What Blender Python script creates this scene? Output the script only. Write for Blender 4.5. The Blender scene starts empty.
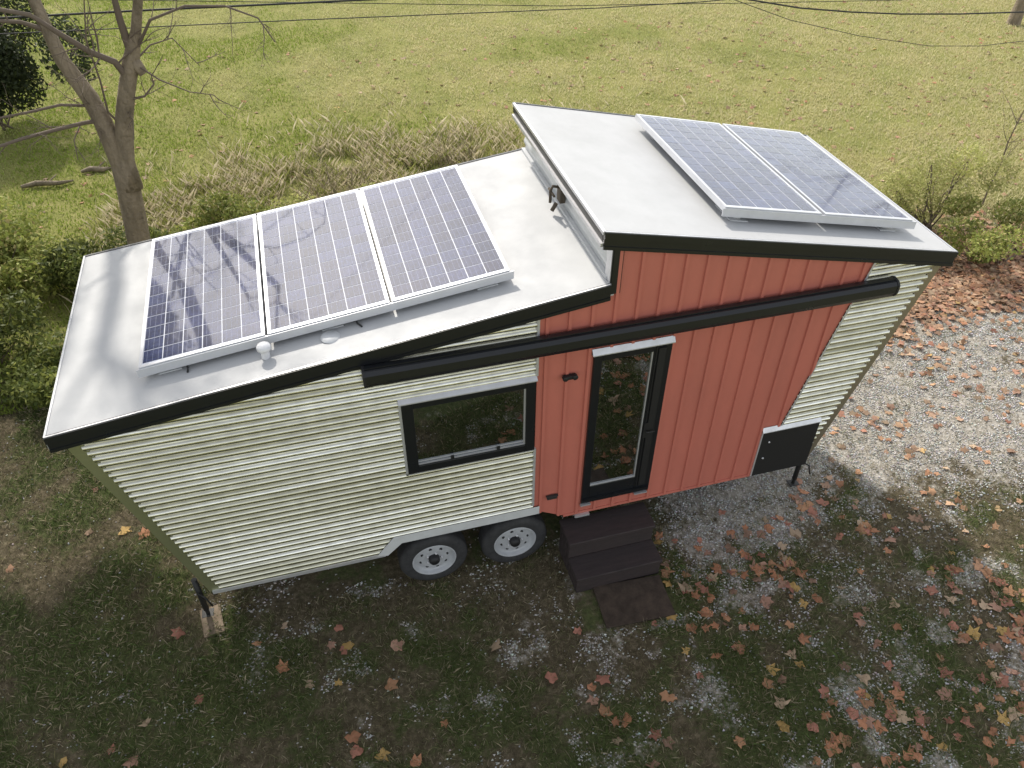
import bpy, math, random
import numpy as np
from mathutils import Vector, Matrix

# ------------------------------------------------------------------ camera, sky, sun, exposure
scn = bpy.context.scene
COL = scn.collection
CAM = np.array([2.1145643, -5.10664904, 7.22927608])
PR = np.radians([48.85808739, -15.91249336, 0.39382081]); FPX = 806.77
def _rot(p):
    cx, sx = math.cos(p[0]), math.sin(p[0]); cz, sz = math.cos(p[1]), math.sin(p[1]); cr, sr = math.cos(p[2]), math.sin(p[2])
    return (np.array([[cz, -sz, 0], [sz, cz, 0], [0, 0, 1]]) @ np.array([[1, 0, 0], [0, cx, -sx], [0, sx, cx]])
            @ np.array([[cr, -sr, 0], [sr, cr, 0], [0, 0, 1]]))
RM = _rot(PR)
cd = bpy.data.cameras.new('camera'); cam = bpy.data.objects.new('camera', cd); COL.objects.link(cam)
m = Matrix.Identity(4)
for i in range(3):
    for j in range(3): m[i][j] = RM[i][j]
    m[i][3] = CAM[i]
cam.matrix_world = m
cd.sensor_width = 36.0; cd.lens = FPX / 1024 * 36; cd.shift_x = -2.09 / 1024; cd.clip_end = 3000; cd.clip_start = .05
scn.camera = cam

SUN = Vector((-.22, 1.05, 1.0)).normalized()
w = bpy.data.worlds.new('World'); scn.world = w; w.use_nodes = True
nt = w.node_tree; nt.nodes.clear()
sky = nt.nodes.new('ShaderNodeTexSky'); sky.sky_type = 'NISHITA'; sky.sun_disc = False
sky.sun_elevation = math.asin(SUN.z); sky.sun_rotation = math.atan2(SUN.x, SUN.y)
sky.dust_density = 1.0; sky.air_density = 1.0
bg = nt.nodes.new('ShaderNodeBackground'); bg.inputs[1].default_value = 0.15
wo = nt.nodes.new('ShaderNodeOutputWorld')
hs = nt.nodes.new('ShaderNodeHueSaturation'); hs.inputs['Saturation'].default_value = .38      # thin bright cloud: a paler, greyer sky
wm = nt.nodes.new('ShaderNodeMix'); wm.data_type = 'RGBA'; wm.blend_type = 'MULTIPLY'; wm.inputs[0].default_value = 1; wm.inputs[7].default_value = (1.04, 1.0, .93, 1)
nt.links.new(sky.outputs[0], hs.inputs['Color']); nt.links.new(hs.outputs[0], wm.inputs[6]); nt.links.new(wm.outputs[2], bg.inputs[0]); nt.links.new(bg.outputs[0], wo.inputs[0])
sl = bpy.data.lights.new('sun', 'SUN'); sl.energy = 2.0; sl.angle = math.radians(2); sl.color = (1, .94, .84)
so = bpy.data.objects.new('sun', sl); COL.objects.link(so)
so.rotation_euler = SUN.to_track_quat('Z', 'Y').to_euler(); so.location = (0, 0, 30)
vs = scn.view_settings
vs.view_transform = 'Standard'; vs.look = 'None'; vs.gamma = 1; vs.use_curve_mapping = False; vs.exposure = 1.12

rng = np.random.default_rng(7); random.seed(7)

# ------------------------------------------------------------------ helpers
def tag(o, label=None, cat=None, group=None, kind=None):
    if label: o['label'] = label
    if cat: o['category'] = cat
    if group: o['group'] = group
    if kind: o['kind'] = kind
    return o
def empty(name, loc, label=None, cat=None, group=None, rz=0):
    o = bpy.data.objects.new(name, None); o.location = loc; o.rotation_euler = (0, 0, rz); o.empty_display_size = .2
    COL.objects.link(o); return tag(o, label, cat, group)
class MB:
    def __init__(s): s.v = []; s.f = []; s.smooth = []
    def add(s, vs, fs, sm=False):
        n = len(s.v); s.v += [tuple(map(float, v)) for v in vs]
        for f in fs: s.f.append(tuple(i + n for i in f)); s.smooth.append(sm)
        return s
    def box(s, x0, x1, y0, y1, z0, z1):
        return s.add([(x0,y0,z0),(x1,y0,z0),(x1,y1,z0),(x0,y1,z0),(x0,y0,z1),(x1,y0,z1),(x1,y1,z1),(x0,y1,z1)],
                     [(0,3,2,1),(4,5,6,7),(0,1,5,4),(1,2,6,5),(2,3,7,6),(3,0,4,7)])
    def prism(s, poly, y0, y1):          # poly in (x,z), extruded along y
        n = len(poly)
        vs = [(x, y0, z) for x, z in poly] + [(x, y1, z) for x, z in poly]
        return s.add(vs, [tuple(range(n)), tuple(range(2*n-1, n-1, -1))] + [(i, i+n, (i+1) % n + n, (i+1) % n) for i in range(n)])
    def tube(s, pts, rad, n=8, cap=True, jit=0.0):
        pts = [Vector(p) for p in pts]; rings = []; up = None
        if not hasattr(rad, '__len__'): rad = [rad] * len(pts)
        base = len(s.v)
        for i, p in enumerate(pts):
            t = (pts[min(i+1, len(pts)-1)] - pts[max(i-1, 0)]).normalized()
            if up is None: up = t.orthogonal().normalized()
            up = (up - t * up.dot(t)).normalized(); sd = t.cross(up)
            for k in range(n):
                a = 2*math.pi*k/n; r = rad[i] * (1 + (random.uniform(-jit, jit) if jit else 0))
                s.v.append(tuple(p + (up*math.cos(a) + sd*math.sin(a)) * r))
        for i in range(len(pts)-1):
            for k in range(n):
                s.f.append((base+i*n+k, base+i*n+(k+1) % n, base+(i+1)*n+(k+1) % n, base+(i+1)*n+k)); s.smooth.append(True)
        if cap:
            s.f.append(tuple(base+k for k in range(n-1, -1, -1))); s.smooth.append(False)
            s.f.append(tuple(base+(len(pts)-1)*n+k for k in range(n))); s.smooth.append(False)
        return s
    def lathe(s, prof, c, axis='z', n=32, sm=True):   # prof [(r, h)]
        base = len(s.v)
        for r, h in prof:
            for k in range(n):
                a = 2*math.pi*k/n; u, v_ = r*math.cos(a), r*math.sin(a)
                s.v.append((c[0]+u, c[1]+v_, c[2]+h) if axis == 'z' else (c[0]+u, c[1]+h, c[2]+v_))
        for i in range(len(prof)-1):
            for k in range(n):
                s.f.append((base+i*n+k, base+i*n+(k+1) % n, base+(i+1)*n+(k+1) % n, base+(i+1)*n+k)); s.smooth.append(sm)
        return s
    def build(s, name, mat, parent=None, loc=None, bevel=0):
        me = bpy.data.meshes.new(name); me.from_pydata(s.v, [], s.f); me.materials.append(mat)
        me.polygons.foreach_set('use_smooth', s.smooth); me.update()
        o = bpy.data.objects.new(name, me); COL.objects.link(o)
        if loc: o.location = loc
        if parent: o.parent = parent
        if bevel:
            b = o.modifiers.new('bevel', 'BEVEL'); b.width = bevel; b.segments = 2; b.limit_method = 'ANGLE'; b.angle_limit = math.radians(40)
        return o
def loose(mb):
    par_ = list(range(len(mb.v)))
    def find(a):
        while par_[a] != a: par_[a] = par_[par_[a]]; a = par_[a]
        return a
    for f in mb.f:
        for q in f[1:]: par_[find(q)] = find(f[0])
    grp_ = {}
    for f, s_ in zip(mb.f, mb.smooth): grp_.setdefault(find(f[0]), []).append((f, s_))
    out = []
    for fs in grp_.values():
        m_ = MB(); mp = {}
        for f, s_ in fs:
            for q in f:
                if q not in mp: mp[q] = len(m_.v); m_.v.append(mb.v[q])
            m_.f.append(tuple(mp[q] for q in f)); m_.smooth.append(s_)
        out.append(m_)
    return out
def np_mesh(name, V, Fidx, mat, col=None, parent=None, smooth=False):
    """V (n,3), Fidx (m,k) all same k; col (n,3)"""
    me = bpy.data.meshes.new(name); k = Fidx.shape[1]
    me.vertices.add(len(V)); me.vertices.foreach_set('co', V.astype(np.float32).ravel())
    me.loops.add(Fidx.size); me.loops.foreach_set('vertex_index', Fidx.astype(np.int32).ravel())
    me.polygons.add(len(Fidx)); me.polygons.foreach_set('loop_start', np.arange(0, Fidx.size, k, dtype=np.int32))
    me.polygons.foreach_set('loop_total', np.full(len(Fidx), k, dtype=np.int32))
    if smooth: me.polygons.foreach_set('use_smooth', np.ones(len(Fidx), dtype=bool))
    if col is not None:
        a = me.color_attributes.new('col', 'FLOAT_COLOR', 'POINT')
        a.data.foreach_set('color', np.hstack([col, np.ones((len(V), 1))]).astype(np.float32).ravel())
    me.materials.append(mat); me.update(calc_edges=True); me.validate()
    o = bpy.data.objects.new(name, me); COL.objects.link(o)
    if parent: o.parent = parent
    return o
# value noise
_tab = np.random.default_rng(3).random((256, 256))
def vnoise(x, y):
    xi = np.floor(x).astype(int); yi = np.floor(y).astype(int); fx = x-xi; fy = y-yi
    fx = fx*fx*(3-2*fx); fy = fy*fy*(3-2*fy)
    a = _tab[xi & 255, yi & 255]; b = _tab[(xi+1) & 255, yi & 255]; c = _tab[xi & 255, (yi+1) & 255]; d = _tab[(xi+1) & 255, (yi+1) & 255]
    return (a*(1-fx)+b*fx)*(1-fy) + (c*(1-fx)+d*fx)*fy
def fbm(x, y, s=1.0, o=4, ox=0.0):
    r = 0; amp = .5; t = 0
    for i in range(o):
        r = r + amp*vnoise(x*s+ox+i*17.3, y*s+ox*.7+i*9.1); t += amp; amp *= .5; s *= 2.03
    return r/t
def sstep(a, b, x):
    t = np.clip((x-a)/(b-a), 0, 1); return t*t*(3-2*t)
def project(P):
    q = (np.atleast_2d(P)-CAM) @ RM
    return 514.09+FPX*q[:, 0]/-q[:, 2], 384-FPX*q[:, 1]/-q[:, 2], -q[:, 2]
def ray_y(u, v, y):
    r = RM @ np.array([(u-514.09)/FPX, -(v-384)/FPX, -1]); t = (y-CAM[1])/r[1]; return CAM+t*r
def ray_z(u, v, z=0.0):
    r = RM @ np.array([(u-514.09)/FPX, -(v-384)/FPX, -1]); t = (z-CAM[2])/r[2]; return CAM+t*r

# ------------------------------------------------------------------ materials
def mat(name, base, rough=.6, metal=0, spec=.5, noise=None, bump=None, coat=0):
    """noise = (scale, amount, stretch) value variation; bump = (scale, strength, dist)"""
    M = bpy.data.materials.new(name); M.use_nodes = True; n = M.node_tree.nodes; l = M.node_tree.links
    p = n['Principled BSDF']; p.inputs['Base Color'].default_value = (*base, 1); p.inputs['Roughness'].default_value = rough
    p.inputs['Metallic'].default_value = metal; p.inputs['Specular IOR Level'].default_value = spec
    if coat: p.inputs['Coat Weight'].default_value = coat; p.inputs['Coat Roughness'].default_value = .04
    tc = n.new('ShaderNodeTexCoord')
    if noise:
        mp = n.new('ShaderNodeMapping'); mp.inputs['Scale'].default_value = noise[2] if len(noise) > 2 else (1, 1, 1)
        l.new(tc.outputs['Object'], mp.inputs[0])
        t = n.new('ShaderNodeTexNoise'); t.inputs['Scale'].default_value = noise[0]; t.inputs['Detail'].default_value = 7; t.inputs['Roughness'].default_value = .65
        l.new(mp.outputs[0], t.inputs['Vector'])
        mr = n.new('ShaderNodeMapRange'); mr.inputs[1].default_value = .3; mr.inputs[2].default_value = .7
        mr.inputs[3].default_value = 1-noise[1]; mr.inputs[4].default_value = 1+noise[1]*.5
        l.new(t.outputs[0], mr.inputs[0])
        mx = n.new('ShaderNodeVectorMath'); mx.operation = 'SCALE'; mx.inputs[0].default_value = base
        l.new(mr.outputs[0], mx.inputs['Scale']); l.new(mx.outputs[0], p.inputs['Base Color'])
        m2 = n.new('ShaderNodeMapRange'); m2.inputs[1].default_value = .3; m2.inputs[2].default_value = .7
        m2.inputs[3].default_value = min(1, rough*1.25); m2.inputs[4].default_value = rough*.8
        l.new(t.outputs[0], m2.inputs[0]); l.new(m2.outputs[0], p.inputs['Roughness'])
    if bump:
        t = n.new('ShaderNodeTexNoise'); t.inputs['Scale'].default_value = bump[0]; t.inputs['Detail'].default_value = 5
        l.new(tc.outputs['Object'], t.inputs['Vector'])
        b = n.new('ShaderNodeBump'); b.inputs['Strength'].default_value = bump[1]; b.inputs['Distance'].default_value = bump[2]
        l.new(t.outputs[0], b.inputs['Height']); l.new(b.outputs[0], p.inputs['Normal'])
    return M
M = {}
M['galv'] = mat('galvanized_steel', (.84, .82, .72), .12, 1.0, noise=(1.4, .14, (.22, 1, 7)), bump=(4, .06, .010))
M['grassrefl_trim'] = mat('galvanized_trim_grass_reflection', (.36, .37, .22), .42, .8, noise=(3, .15), bump=(4, .1, .01))  # bare metal; the olive of mirrored grass is painted into its base colour
M['tanrefl_trim'] = mat('galvanized_trim_tan_reflection', (.34, .30, .23), .42, .8, noise=(3, .15))  # same metal, with a tan ground reflection painted into the colour
M['silver'] = mat('bright_aluminium', (.60, .60, .62), .38, .6, noise=(9, .1))
M['white'] = mat('white_metal_trim', (.50, .51, .52), .4, noise=(6, .12))
M['black'] = mat('black_painted_metal', (.009, .010, .012), .32, noise=(5, .3))
M['blackm'] = mat('black_matte', (.007, .007, .008), .6)
M['red'] = mat('red_painted_steel', (.45, .140, .105), .42, noise=(2.5, .12, (1, 1, .35)), bump=(5, .08, .01))
M['membrane'] = mat('white_roof_membrane', (.42, .425, .43), .6, noise=(2.4, .07), bump=(14, .15, .006))
M['rubber'] = mat('tyre_rubber', (.026, .026, .028), .75, noise=(8, .35))
M['rim'] = mat('wheel_paint', (.36, .37, .39), .4, noise=(12, .15))
M['steel'] = mat('dark_frame_steel', (.02, .02, .02), .6)
M['step'] = mat('step_composite', (.030, .021, .021), .7, noise=(14, .3, (.3, 2, 1)), bump=(60, .3, .003))
M['matboard'] = mat('worn_mat', (.045, .03, .02), .95, noise=(9, .5), bump=(90, .6, .006))
M['frame'] = mat('panel_frame_aluminium', (.56, .57, .60), .35, .4, noise=(8, .08))
M['back'] = mat('panel_backsheet', (.66, .68, .74), .6, spec=.1)
M['bus'] = mat('busbar', (.30, .32, .42), .6, spec=.1)
M['wood'] = mat('raw_plywood', (.20, .15, .10), .85, noise=(6, .35))
M['interior'] = mat('interior_wood', (.16, .11, .07), .7, noise=(4, .3))
M['porcelain'] = mat('white_ceramic', (.6, .6, .62), .3)
M['bark'] = mat('tree_bark', (.22, .175, .12), .95, noise=(9, .45, (1, 1, .3)), bump=(22, .9, .03))
M['twig'] = mat('twig_bark', (.13, .10, .075), .9)
M['wire'] = mat('cable_rubber', (.02, .02, .02), .6)
M['pole'] = mat('creosoted_wood', (.09, .07, .05), .9, noise=(8, .4, (1, 1, .2)))

def siding_mat():
    A = bpy.data.materials.new('corrugated_steel'); A.use_nodes = True; n = A.node_tree.nodes; l = A.node_tree.links; p = n['Principled BSDF']
    p.inputs['Metallic'].default_value = .95; tc = n.new('ShaderNodeTexCoord')
    def nz(sc, st, d=3):
        mp = n.new('ShaderNodeMapping'); mp.inputs['Scale'].default_value = st; l.new(tc.outputs['Object'], mp.inputs[0])
        t = n.new('ShaderNodeTexNoise'); t.inputs['Scale'].default_value = sc; t.inputs['Detail'].default_value = d; l.new(mp.outputs[0], t.inputs['Vector']); return t.outputs[0]
    cr = n.new('ShaderNodeValToRGB'); l.new(nz(1.0, (.25, .2, 9)), cr.inputs[0]); e = cr.color_ramp.elements
    e[0].position = .32; e[0].color = (.40, .385, .29, 1); e[1].position = .68; e[1].color = (.72, .71, .65, 1); e.new(.5); e[1].color = (.55, .535, .45, 1)
    sp = n.new('ShaderNodeMapRange'); l.new(nz(9, (1, 1, 1), 8), sp.inputs[0]); sp.inputs[1].default_value = .3; sp.inputs[2].default_value = .7; sp.inputs[3].default_value = .86; sp.inputs[4].default_value = 1.08
    mx = n.new('ShaderNodeVectorMath'); mx.operation = 'SCALE'; l.new(cr.outputs[0], mx.inputs[0]); l.new(sp.outputs[0], mx.inputs['Scale']); l.new(mx.outputs[0], p.inputs['Base Color'])
    rr = n.new('ShaderNodeMapRange'); l.new(nz(3, (.5, 1, 4), 5), rr.inputs[0]); rr.inputs[1].default_value = .3; rr.inputs[2].default_value = .7; rr.inputs[3].default_value = .14; rr.inputs[4].default_value = .28; l.new(rr.outputs[0], p.inputs['Roughness'])
    b = n.new('ShaderNodeBump'); b.inputs['Strength'].default_value = .15; b.inputs['Distance'].default_value = .010; l.new(nz(2.2, (.5, 1, 1.2), 4), b.inputs['Height']); l.new(b.outputs[0], p.inputs['Normal'])
    return A
M['galv'] = siding_mat()
def glass_mat():
    G = bpy.data.materials.new('window_glass'); G.use_nodes = True; n = G.node_tree.nodes; l = G.node_tree.links; n.clear()
    o = n.new('ShaderNodeOutputMaterial'); mx = n.new('ShaderNodeMixShader'); gl = n.new('ShaderNodeBsdfGlossy'); tr = n.new('ShaderNodeBsdfTransparent')
    gl.inputs['Roughness'].default_value = .012; gl.inputs['Color'].default_value = (.9, .93, .92, 1); tr.inputs['Color'].default_value = (.55, .6, .57, 1)
    fr = n.new('ShaderNodeFresnel'); fr.inputs['IOR'].default_value = 1.9
    mr = n.new('ShaderNodeMapRange'); mr.inputs[1].default_value = 0; mr.inputs[2].default_value = 1; mr.inputs[3].default_value = .38; mr.inputs[4].default_value = 1
    l.new(fr.outputs[0], mr.inputs[0]); l.new(mr.outputs[0], mx.inputs[0]); l.new(tr.outputs[0], mx.inputs[1]); l.new(gl.outputs[0], mx.inputs[2]); l.new(mx.outputs[0], o.inputs[0])
    t = n.new('ShaderNodeTexNoise'); t.inputs['Scale'].default_value = 1.7; b = n.new('ShaderNodeBump'); b.inputs['Strength'].default_value = .12; b.inputs['Distance'].default_value = .02
    tc = n.new('ShaderNodeTexCoord'); l.new(tc.outputs['Object'], t.inputs['Vector']); l.new(t.outputs[0], b.inputs['Height']); l.new(b.outputs[0], gl.inputs['Normal'])
    return G
M['glass'] = glass_mat()

def attr_mat(name, rough=.8, trans=0.0, spec=.3, var=0.0):
    A = bpy.data.materials.new(name); A.use_nodes = True; n = A.node_tree.nodes; l = A.node_tree.links
    p = n['Principled BSDF']; p.inputs['Roughness'].default_value = rough; p.inputs['Specular IOR Level'].default_value = spec
    a = n.new('ShaderNodeVertexColor'); a.layer_name = 'col'; src = a.outputs[0]
    if var:
        tc = n.new('ShaderNodeTexCoord'); t = n.new('ShaderNodeTexNoise'); t.inputs['Scale'].default_value = 45; t.inputs['Detail'].default_value = 4
        l.new(tc.outputs['Object'], t.inputs['Vector']); mr = n.new('ShaderNodeMapRange'); mr.inputs[3].default_value = 1-var; mr.inputs[4].default_value = 1+var
        l.new(t.outputs[0], mr.inputs[0]); mx = n.new('ShaderNodeVectorMath'); mx.operation = 'SCALE'; l.new(src, mx.inputs[0]); l.new(mr.outputs[0], mx.inputs['Scale']); src = mx.outputs[0]
    l.new(src, p.inputs['Base Color'])
    if trans:
        tr = n.new('ShaderNodeBsdfTranslucent'); l.new(src, tr.inputs[0]); mx = n.new('ShaderNodeMixShader'); mx.inputs[0].default_value = trans
        l.new(p.outputs[0], mx.inputs[1]); l.new(tr.outputs[0], mx.inputs[2]); l.new(mx.outputs[0], n['Material Output'].inputs[0])
    return A
M['leafm'] = attr_mat('foliage', .6, .35)
M['grassm'] = attr_mat('grass_blades', .6, .35)
M['stonem'] = attr_mat('gravel_stones', .85)
M['dryleaf'] = attr_mat('dead_leaf', .75, .2, var=.35)
def cell_mat():
    A = attr_mat('silicon_cell', .5, 0, .1); n = A.node_tree.nodes; l = A.node_tree.links; p = n['Principled BSDF']
    p.inputs['Coat Weight'].default_value = 1; p.inputs['Coat Roughness'].default_value = .05; p.inputs['Coat IOR'].default_value = 1.5
    tc = n.new('ShaderNodeTexCoord'); v = n.new('ShaderNodeTexVoronoi'); v.inputs['Scale'].default_value = 55; l.new(tc.outputs['Object'], v.inputs['Vector'])
    mr = n.new('ShaderNodeMapRange'); mr.inputs[3].default_value = .6; mr.inputs[4].default_value = 1.5; l.new(v.outputs['Color'], mr.inputs[0])
    mx = n.new('ShaderNodeVectorMath'); mx.operation = 'SCALE'; at = [x for x in n if x.bl_idname == 'ShaderNodeVertexColor'][0]
    l.new(at.outputs[0], mx.inputs[0]); l.new(mr.outputs[0], mx.inputs['Scale']); l.new(mx.outputs[0], p.inputs['Base Color'])
    return A
M['cell'] = cell_mat()

# ------------------------------------------------------------------ ground zones
def gravelness(x, y):
    """0..1 amount of loose gravel at a spot"""
    big = .55*fbm(x, y, .8, 5, 3.0)+.45*fbm(x, y, 2.6, 5, 23.0)+.02
    drive = sstep(4.9, 6.2, x + (y*.15)) * sstep(4.6, 2.6, y - .12*(x-8)) * (.22+.78*sstep(-1.0, .5, y + .05*(x-8)))
    g = drive * (.15*sstep(0, 1, y) + 1.3*sstep(.40, .62, big+.14*sstep(-.5, 1.5, y)-.035*sstep(0, -1.5, y)))
    front = sstep(2.0, .2, y) * sstep(2.0, 5.5, x) * sstep(.53, .68, fbm(x, y, 2.4, 5, 8.0)) * .75
    spot = sstep(1.2, -.2, y) * sstep(.58, .72, fbm(x, y, 3.4, 5, 31.0)) * sstep(-2, 2, x)
    bright = sstep(7.3, 8.2, x) * sstep(-.6, .6, y) * sstep(3.4, 2.6, y) * (.55+.5*sstep(.35, .5, fbm(x, y, 1.3, 4, 44.)))
    patch = sstep(1.2, .3, np.hypot((x-6.2)/1.5, (y+.25)/.6)) * (.35+.6*sstep(.4, .6, fbm(x, y, 3, 4, 66.)))
    return np.clip(np.maximum.reduce([g, front, spot*.6, patch, bright]), 0, 1)
def lushness(x, y):      # short green turf in front, low = bare earth
    return sstep(.36, .64, .5*fbm(x, y, 1.1, 5, 55.0)+.5*fbm(x, y, 3.3, 5, 15.0) + .10*sstep(1, -3, y) - .02*x*sstep(3, 0, y)*.5)
def leafiness(x, y):
    band = sstep(2.2, 3.0, y-.0*(x)) * sstep(5.6, 3.6, y) * sstep(8.0, 10.0, x) * 1.0
    right = sstep(3.2, 6.6, x) * sstep(4.5, 2.0, y) * (.17 + .60*sstep(.48, .66, fbm(x, y, 1.1, 3, 70.)))*(1-.15*np.clip(sstep(-.2, .6, y)*sstep(2.4, 1.6, y), 0, 1))
    front = sstep(.6, -1.6, y) * (.06 + .6*sstep(.5, .66, fbm(x, y, .7, 3, 12.)))
    return np.clip(band + right + front + .012, 0, 1)

def axis(lo, hi, fine, far):
    a = np.arange(lo, hi+1e-6, fine); g = []; d = fine; p = hi
    while p < far: d *= 1.5; p += d; g.append(p)
    b = []; d = fine; p = lo
    while p > -far: d *= 1.5; p -= d; b.append(p)
    return np.concatenate([b[::-1], a, g])
gx = axis(-8, 27, .09, 600); gy = axis(-5, 26, .09, 600)
GX, GY = np.meshgrid(gx, gy, indexing='xy')
def ground_z(x, y):
    return (fbm(x, y, .35, 3, 5.)-.5)*.10*sstep(3.4, 6, y) + (fbm(x, y, 2.5, 3, 9.)-.5)*.03
GZ = ground_z(GX, GY); nx, ny = len(gx), len(gy)
V = np.stack([GX.ravel(), GY.ravel(), GZ.ravel()], 1)
i = np.arange(nx-1)[None, :] + np.arange(ny-1)[:, None]*nx
F = np.stack([i, i+1, i+1+nx, i+nx], -1).reshape(-1, 4)
xx, yy = V[:, 0], V[:, 1]
zc = np.stack([gravelness(xx, yy), lushness(xx, yy), np.maximum(sstep(4.0, 6.5, yy), sstep(-4.3, -5.5, yy))], 1)
def ground_mat():
    A = bpy.data.materials.new('ground_mix'); A.use_nodes = True; n = A.node_tree.nodes; l = A.node_tree.links; p = n['Principled BSDF']
    p.inputs['Roughness'].default_value = .95; p.inputs['Specular IOR Level'].default_value = .15
    tc = n.new('ShaderNodeTexCoord'); at = n.new('ShaderNodeVertexColor'); at.layer_name = 'col'
    sp = n.new('ShaderNodeSeparateColor'); l.new(at.outputs[0], sp.inputs[0])
    def noise(s, d=6, r=.6, dist=0):
        t = n.new('ShaderNodeTexNoise'); t.inputs['Scale'].default_value = s; t.inputs['Detail'].default_value = d; t.inputs['Roughness'].default_value = r; t.inputs['Distortion'].default_value = dist
        l.new(tc.outputs['Object'], t.inputs['Vector']); return t.outputs[0]
    def ramp(src, stops):
        r = n.new('ShaderNodeValToRGB'); l.new(src, r.inputs[0]); e = r.color_ramp.elements
        while len(e) < len(stops): e.new(.5)
        for q, (pos, c) in zip(e, stops): q.position = pos; q.color = (*c, 1)
        return r.outputs[0]
    def mix(f, a, b):
        x = n.new('ShaderNodeMix'); x.data_type = 'RGBA'; l.new(f, x.inputs[0]); l.new(a, x.inputs[6]); l.new(b, x.inputs[7]); return x.outputs[2]
    earth = ramp(noise(14, 9, .75), [(.3, (.042, .034, .021)), (.5, (.095, .078, .048)), (.66, (.20, .165, .11))])
    turf = ramp(noise(20, 8, .7), [(.3, (.036, .048, .017)), (.55, (.085, .10, .038)), (.75, (.17, .165, .08))])
    lawn = ramp(noise(.9, 9, .68, .4), [(.3, (.13, .15, .035)), (.46, (.19, .20, .050)), (.58, (.27, .25, .085)), (.72, (.33, .29, .14))])
    lawn2 = ramp(noise(26, 6, .7), [(.3, (.08, .095, .025)), (.5, (.22, .22, .07)), (.7, (.33, .30, .14))])
    vo = n.new('ShaderNodeTexVoronoi'); vo.inputs['Scale'].default_value = 38; l.new(tc.outputs['Object'], vo.inputs['Vector'])
    st = ramp(vo.outputs['Distance'], [(.0, (.60, .57, .52)), (.35, (.42, .39, .35)), (.6, (.18, .16, .13))])
    st2 = ramp(noise(7, 8, .7), [(.3, (.26, .23, .17)), (.6, (.60, .56, .50))])
    mg = n.new('ShaderNodeMix'); mg.data_type = 'RGBA'; mg.inputs[0].default_value = .5; l.new(st, mg.inputs[6]); l.new(st2, mg.inputs[7])
    ml = n.new('ShaderNodeMix'); ml.data_type = 'RGBA'; ml.inputs[0].default_value = .5; l.new(lawn, ml.inputs[6]); l.new(lawn2, ml.inputs[7])
    def edge(src, sc, amt, lo, hi):
        a_ = n.new('ShaderNodeMath'); a_.operation = 'MULTIPLY_ADD'; l.new(noise(sc, 6, .75), a_.inputs[0]); a_.inputs[1].default_value = amt; l.new(src, a_.inputs[2])
        m_ = n.new('ShaderNodeMapRange'); m_.interpolation_type = 'SMOOTHSTEP'; l.new(a_.outputs[0], m_.inputs[0]); m_.inputs[1].default_value = lo+amt/2; m_.inputs[2].default_value = hi+amt/2
        return m_.outputs[0]
    c = mix(edge(sp.outputs[1], 11, 2.6, .15, .95), earth, turf); c = mix(sp.outputs[2], c, ml.outputs[2]); c = mix(edge(sp.outputs[0], 13, 2.6, .35, 1.05), c, mg.outputs[2])
    l.new(c, p.inputs['Base Color'])
    b = n.new('ShaderNodeBump'); b.inputs['Strength'].default_value = .9; b.inputs['Distance'].default_value = .03
    l.new(noise(30, 8, .75), b.inputs['Height']); l.new(b.outputs[0], p.inputs['Normal'])
    return A
g = np_mesh('ground', V, F, ground_mat(), zc, smooth=True); tag(g, kind='structure')

# ------------------------------------------------------------------ the tiny house
def zl(x): return 2.919 + .1298*(x+.106)
def zh(x): return 4.007 - .2126*(x-4.283)
def xl(z): return .57 - .2726*(z-.65)          # leaning left end
def xr(z): return 6.95 + .3155*(z-.65)         # leaning right end
def xred(z): return 6.37 + .24*(z-.65) - .06   # right edge of the red panel
Z0 = .65; FH = .155; D = 2.56
house = empty('tiny_house', (3.8, 1.28, 0), 'tiny house on wheels with red and corrugated silver walls and rooftop solar panels', 'tiny house')
HP = Vector(house.location)
def part(mb, name, m_, parent=house, label=None, bevel=0):
    o = mb.build(name, m_, parent, bevel=bevel)
    if parent is house: o.location = -HP
    if label: o['label'] = label
    return o

def subs(mb, name, m_, parent, label=None, bevel=0):
    return [sub(q, name, m_, parent, label, bevel) for q in loose(mb)]
def parts(mb, name, m_, label=None, bevel=0):
    return [part(q, name, m_, house, label, bevel) for q in loose(mb)]
def sub(mb, name, m_, parent, label=None, bevel=0):
    o = mb.build(name, m_, parent, bevel=bevel)
    if label: o['label'] = label
    return o
def well_top(x):      # lower limit of the siding over the wheels
    if x < 2.25 or x > 4.10: return Z0
    if x < 2.41: return Z0 + (x-2.25)/.16*.14
    if x > 3.86: return .79 - (x-3.86)/.24*.14
    return .79
PITCH = .068; AMP = .0135; SEG = 12
def corrugated(z0, z1, spans):
    mb = MB(); n = int(round((z1-z0)/PITCH*SEG)); zs = [z0+(z1-z0)*k/n for k in range(n+1)]
    yy_ = [.008-2*AMP*abs(math.sin(math.pi*(z-z0)/PITCH))**.75 for z in zs]
    for k in range(n):
        zm = (zs[k]+zs[k+1])/2
        for fa, fb in spans(zm):
            a0, b0 = fa(zs[k]), fb(zs[k]); a1, b1 = fa(zs[k+1]), fb(zs[k+1])
            if b0 <= a0 and b1 <= a1: continue
            b0 = max(b0, a0); b1 = max(b1, a1)
            mb.add([(a0, yy_[k], zs[k]), (b0, yy_[k], zs[k]), (b1, yy_[k+1], zs[k+1]), (a1, yy_[k+1], zs[k+1])], [(0, 1, 2, 3)], True)
    return mb
WX0, WX1, WZ0, WZ1 = 2.567, 3.761, 1.752, 2.618
cst = lambda c: (lambda z: c)
xroofL = lambda z: (z+.10-2.919)/.1298-.106     # where the low roof underside crosses height z
def spansL(z):
    left = lambda q: max(xl(q)+.10, xroofL(q) if z > 2.7 else -9)
    if WZ0 < z < WZ1: return [(left, cst(WX0+.03))]
    if z < .87: return [(left, lambda q: 2.25-.05+max(0, (q-Z0))*1.0)]
    return [(left, cst(3.775))]
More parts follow.
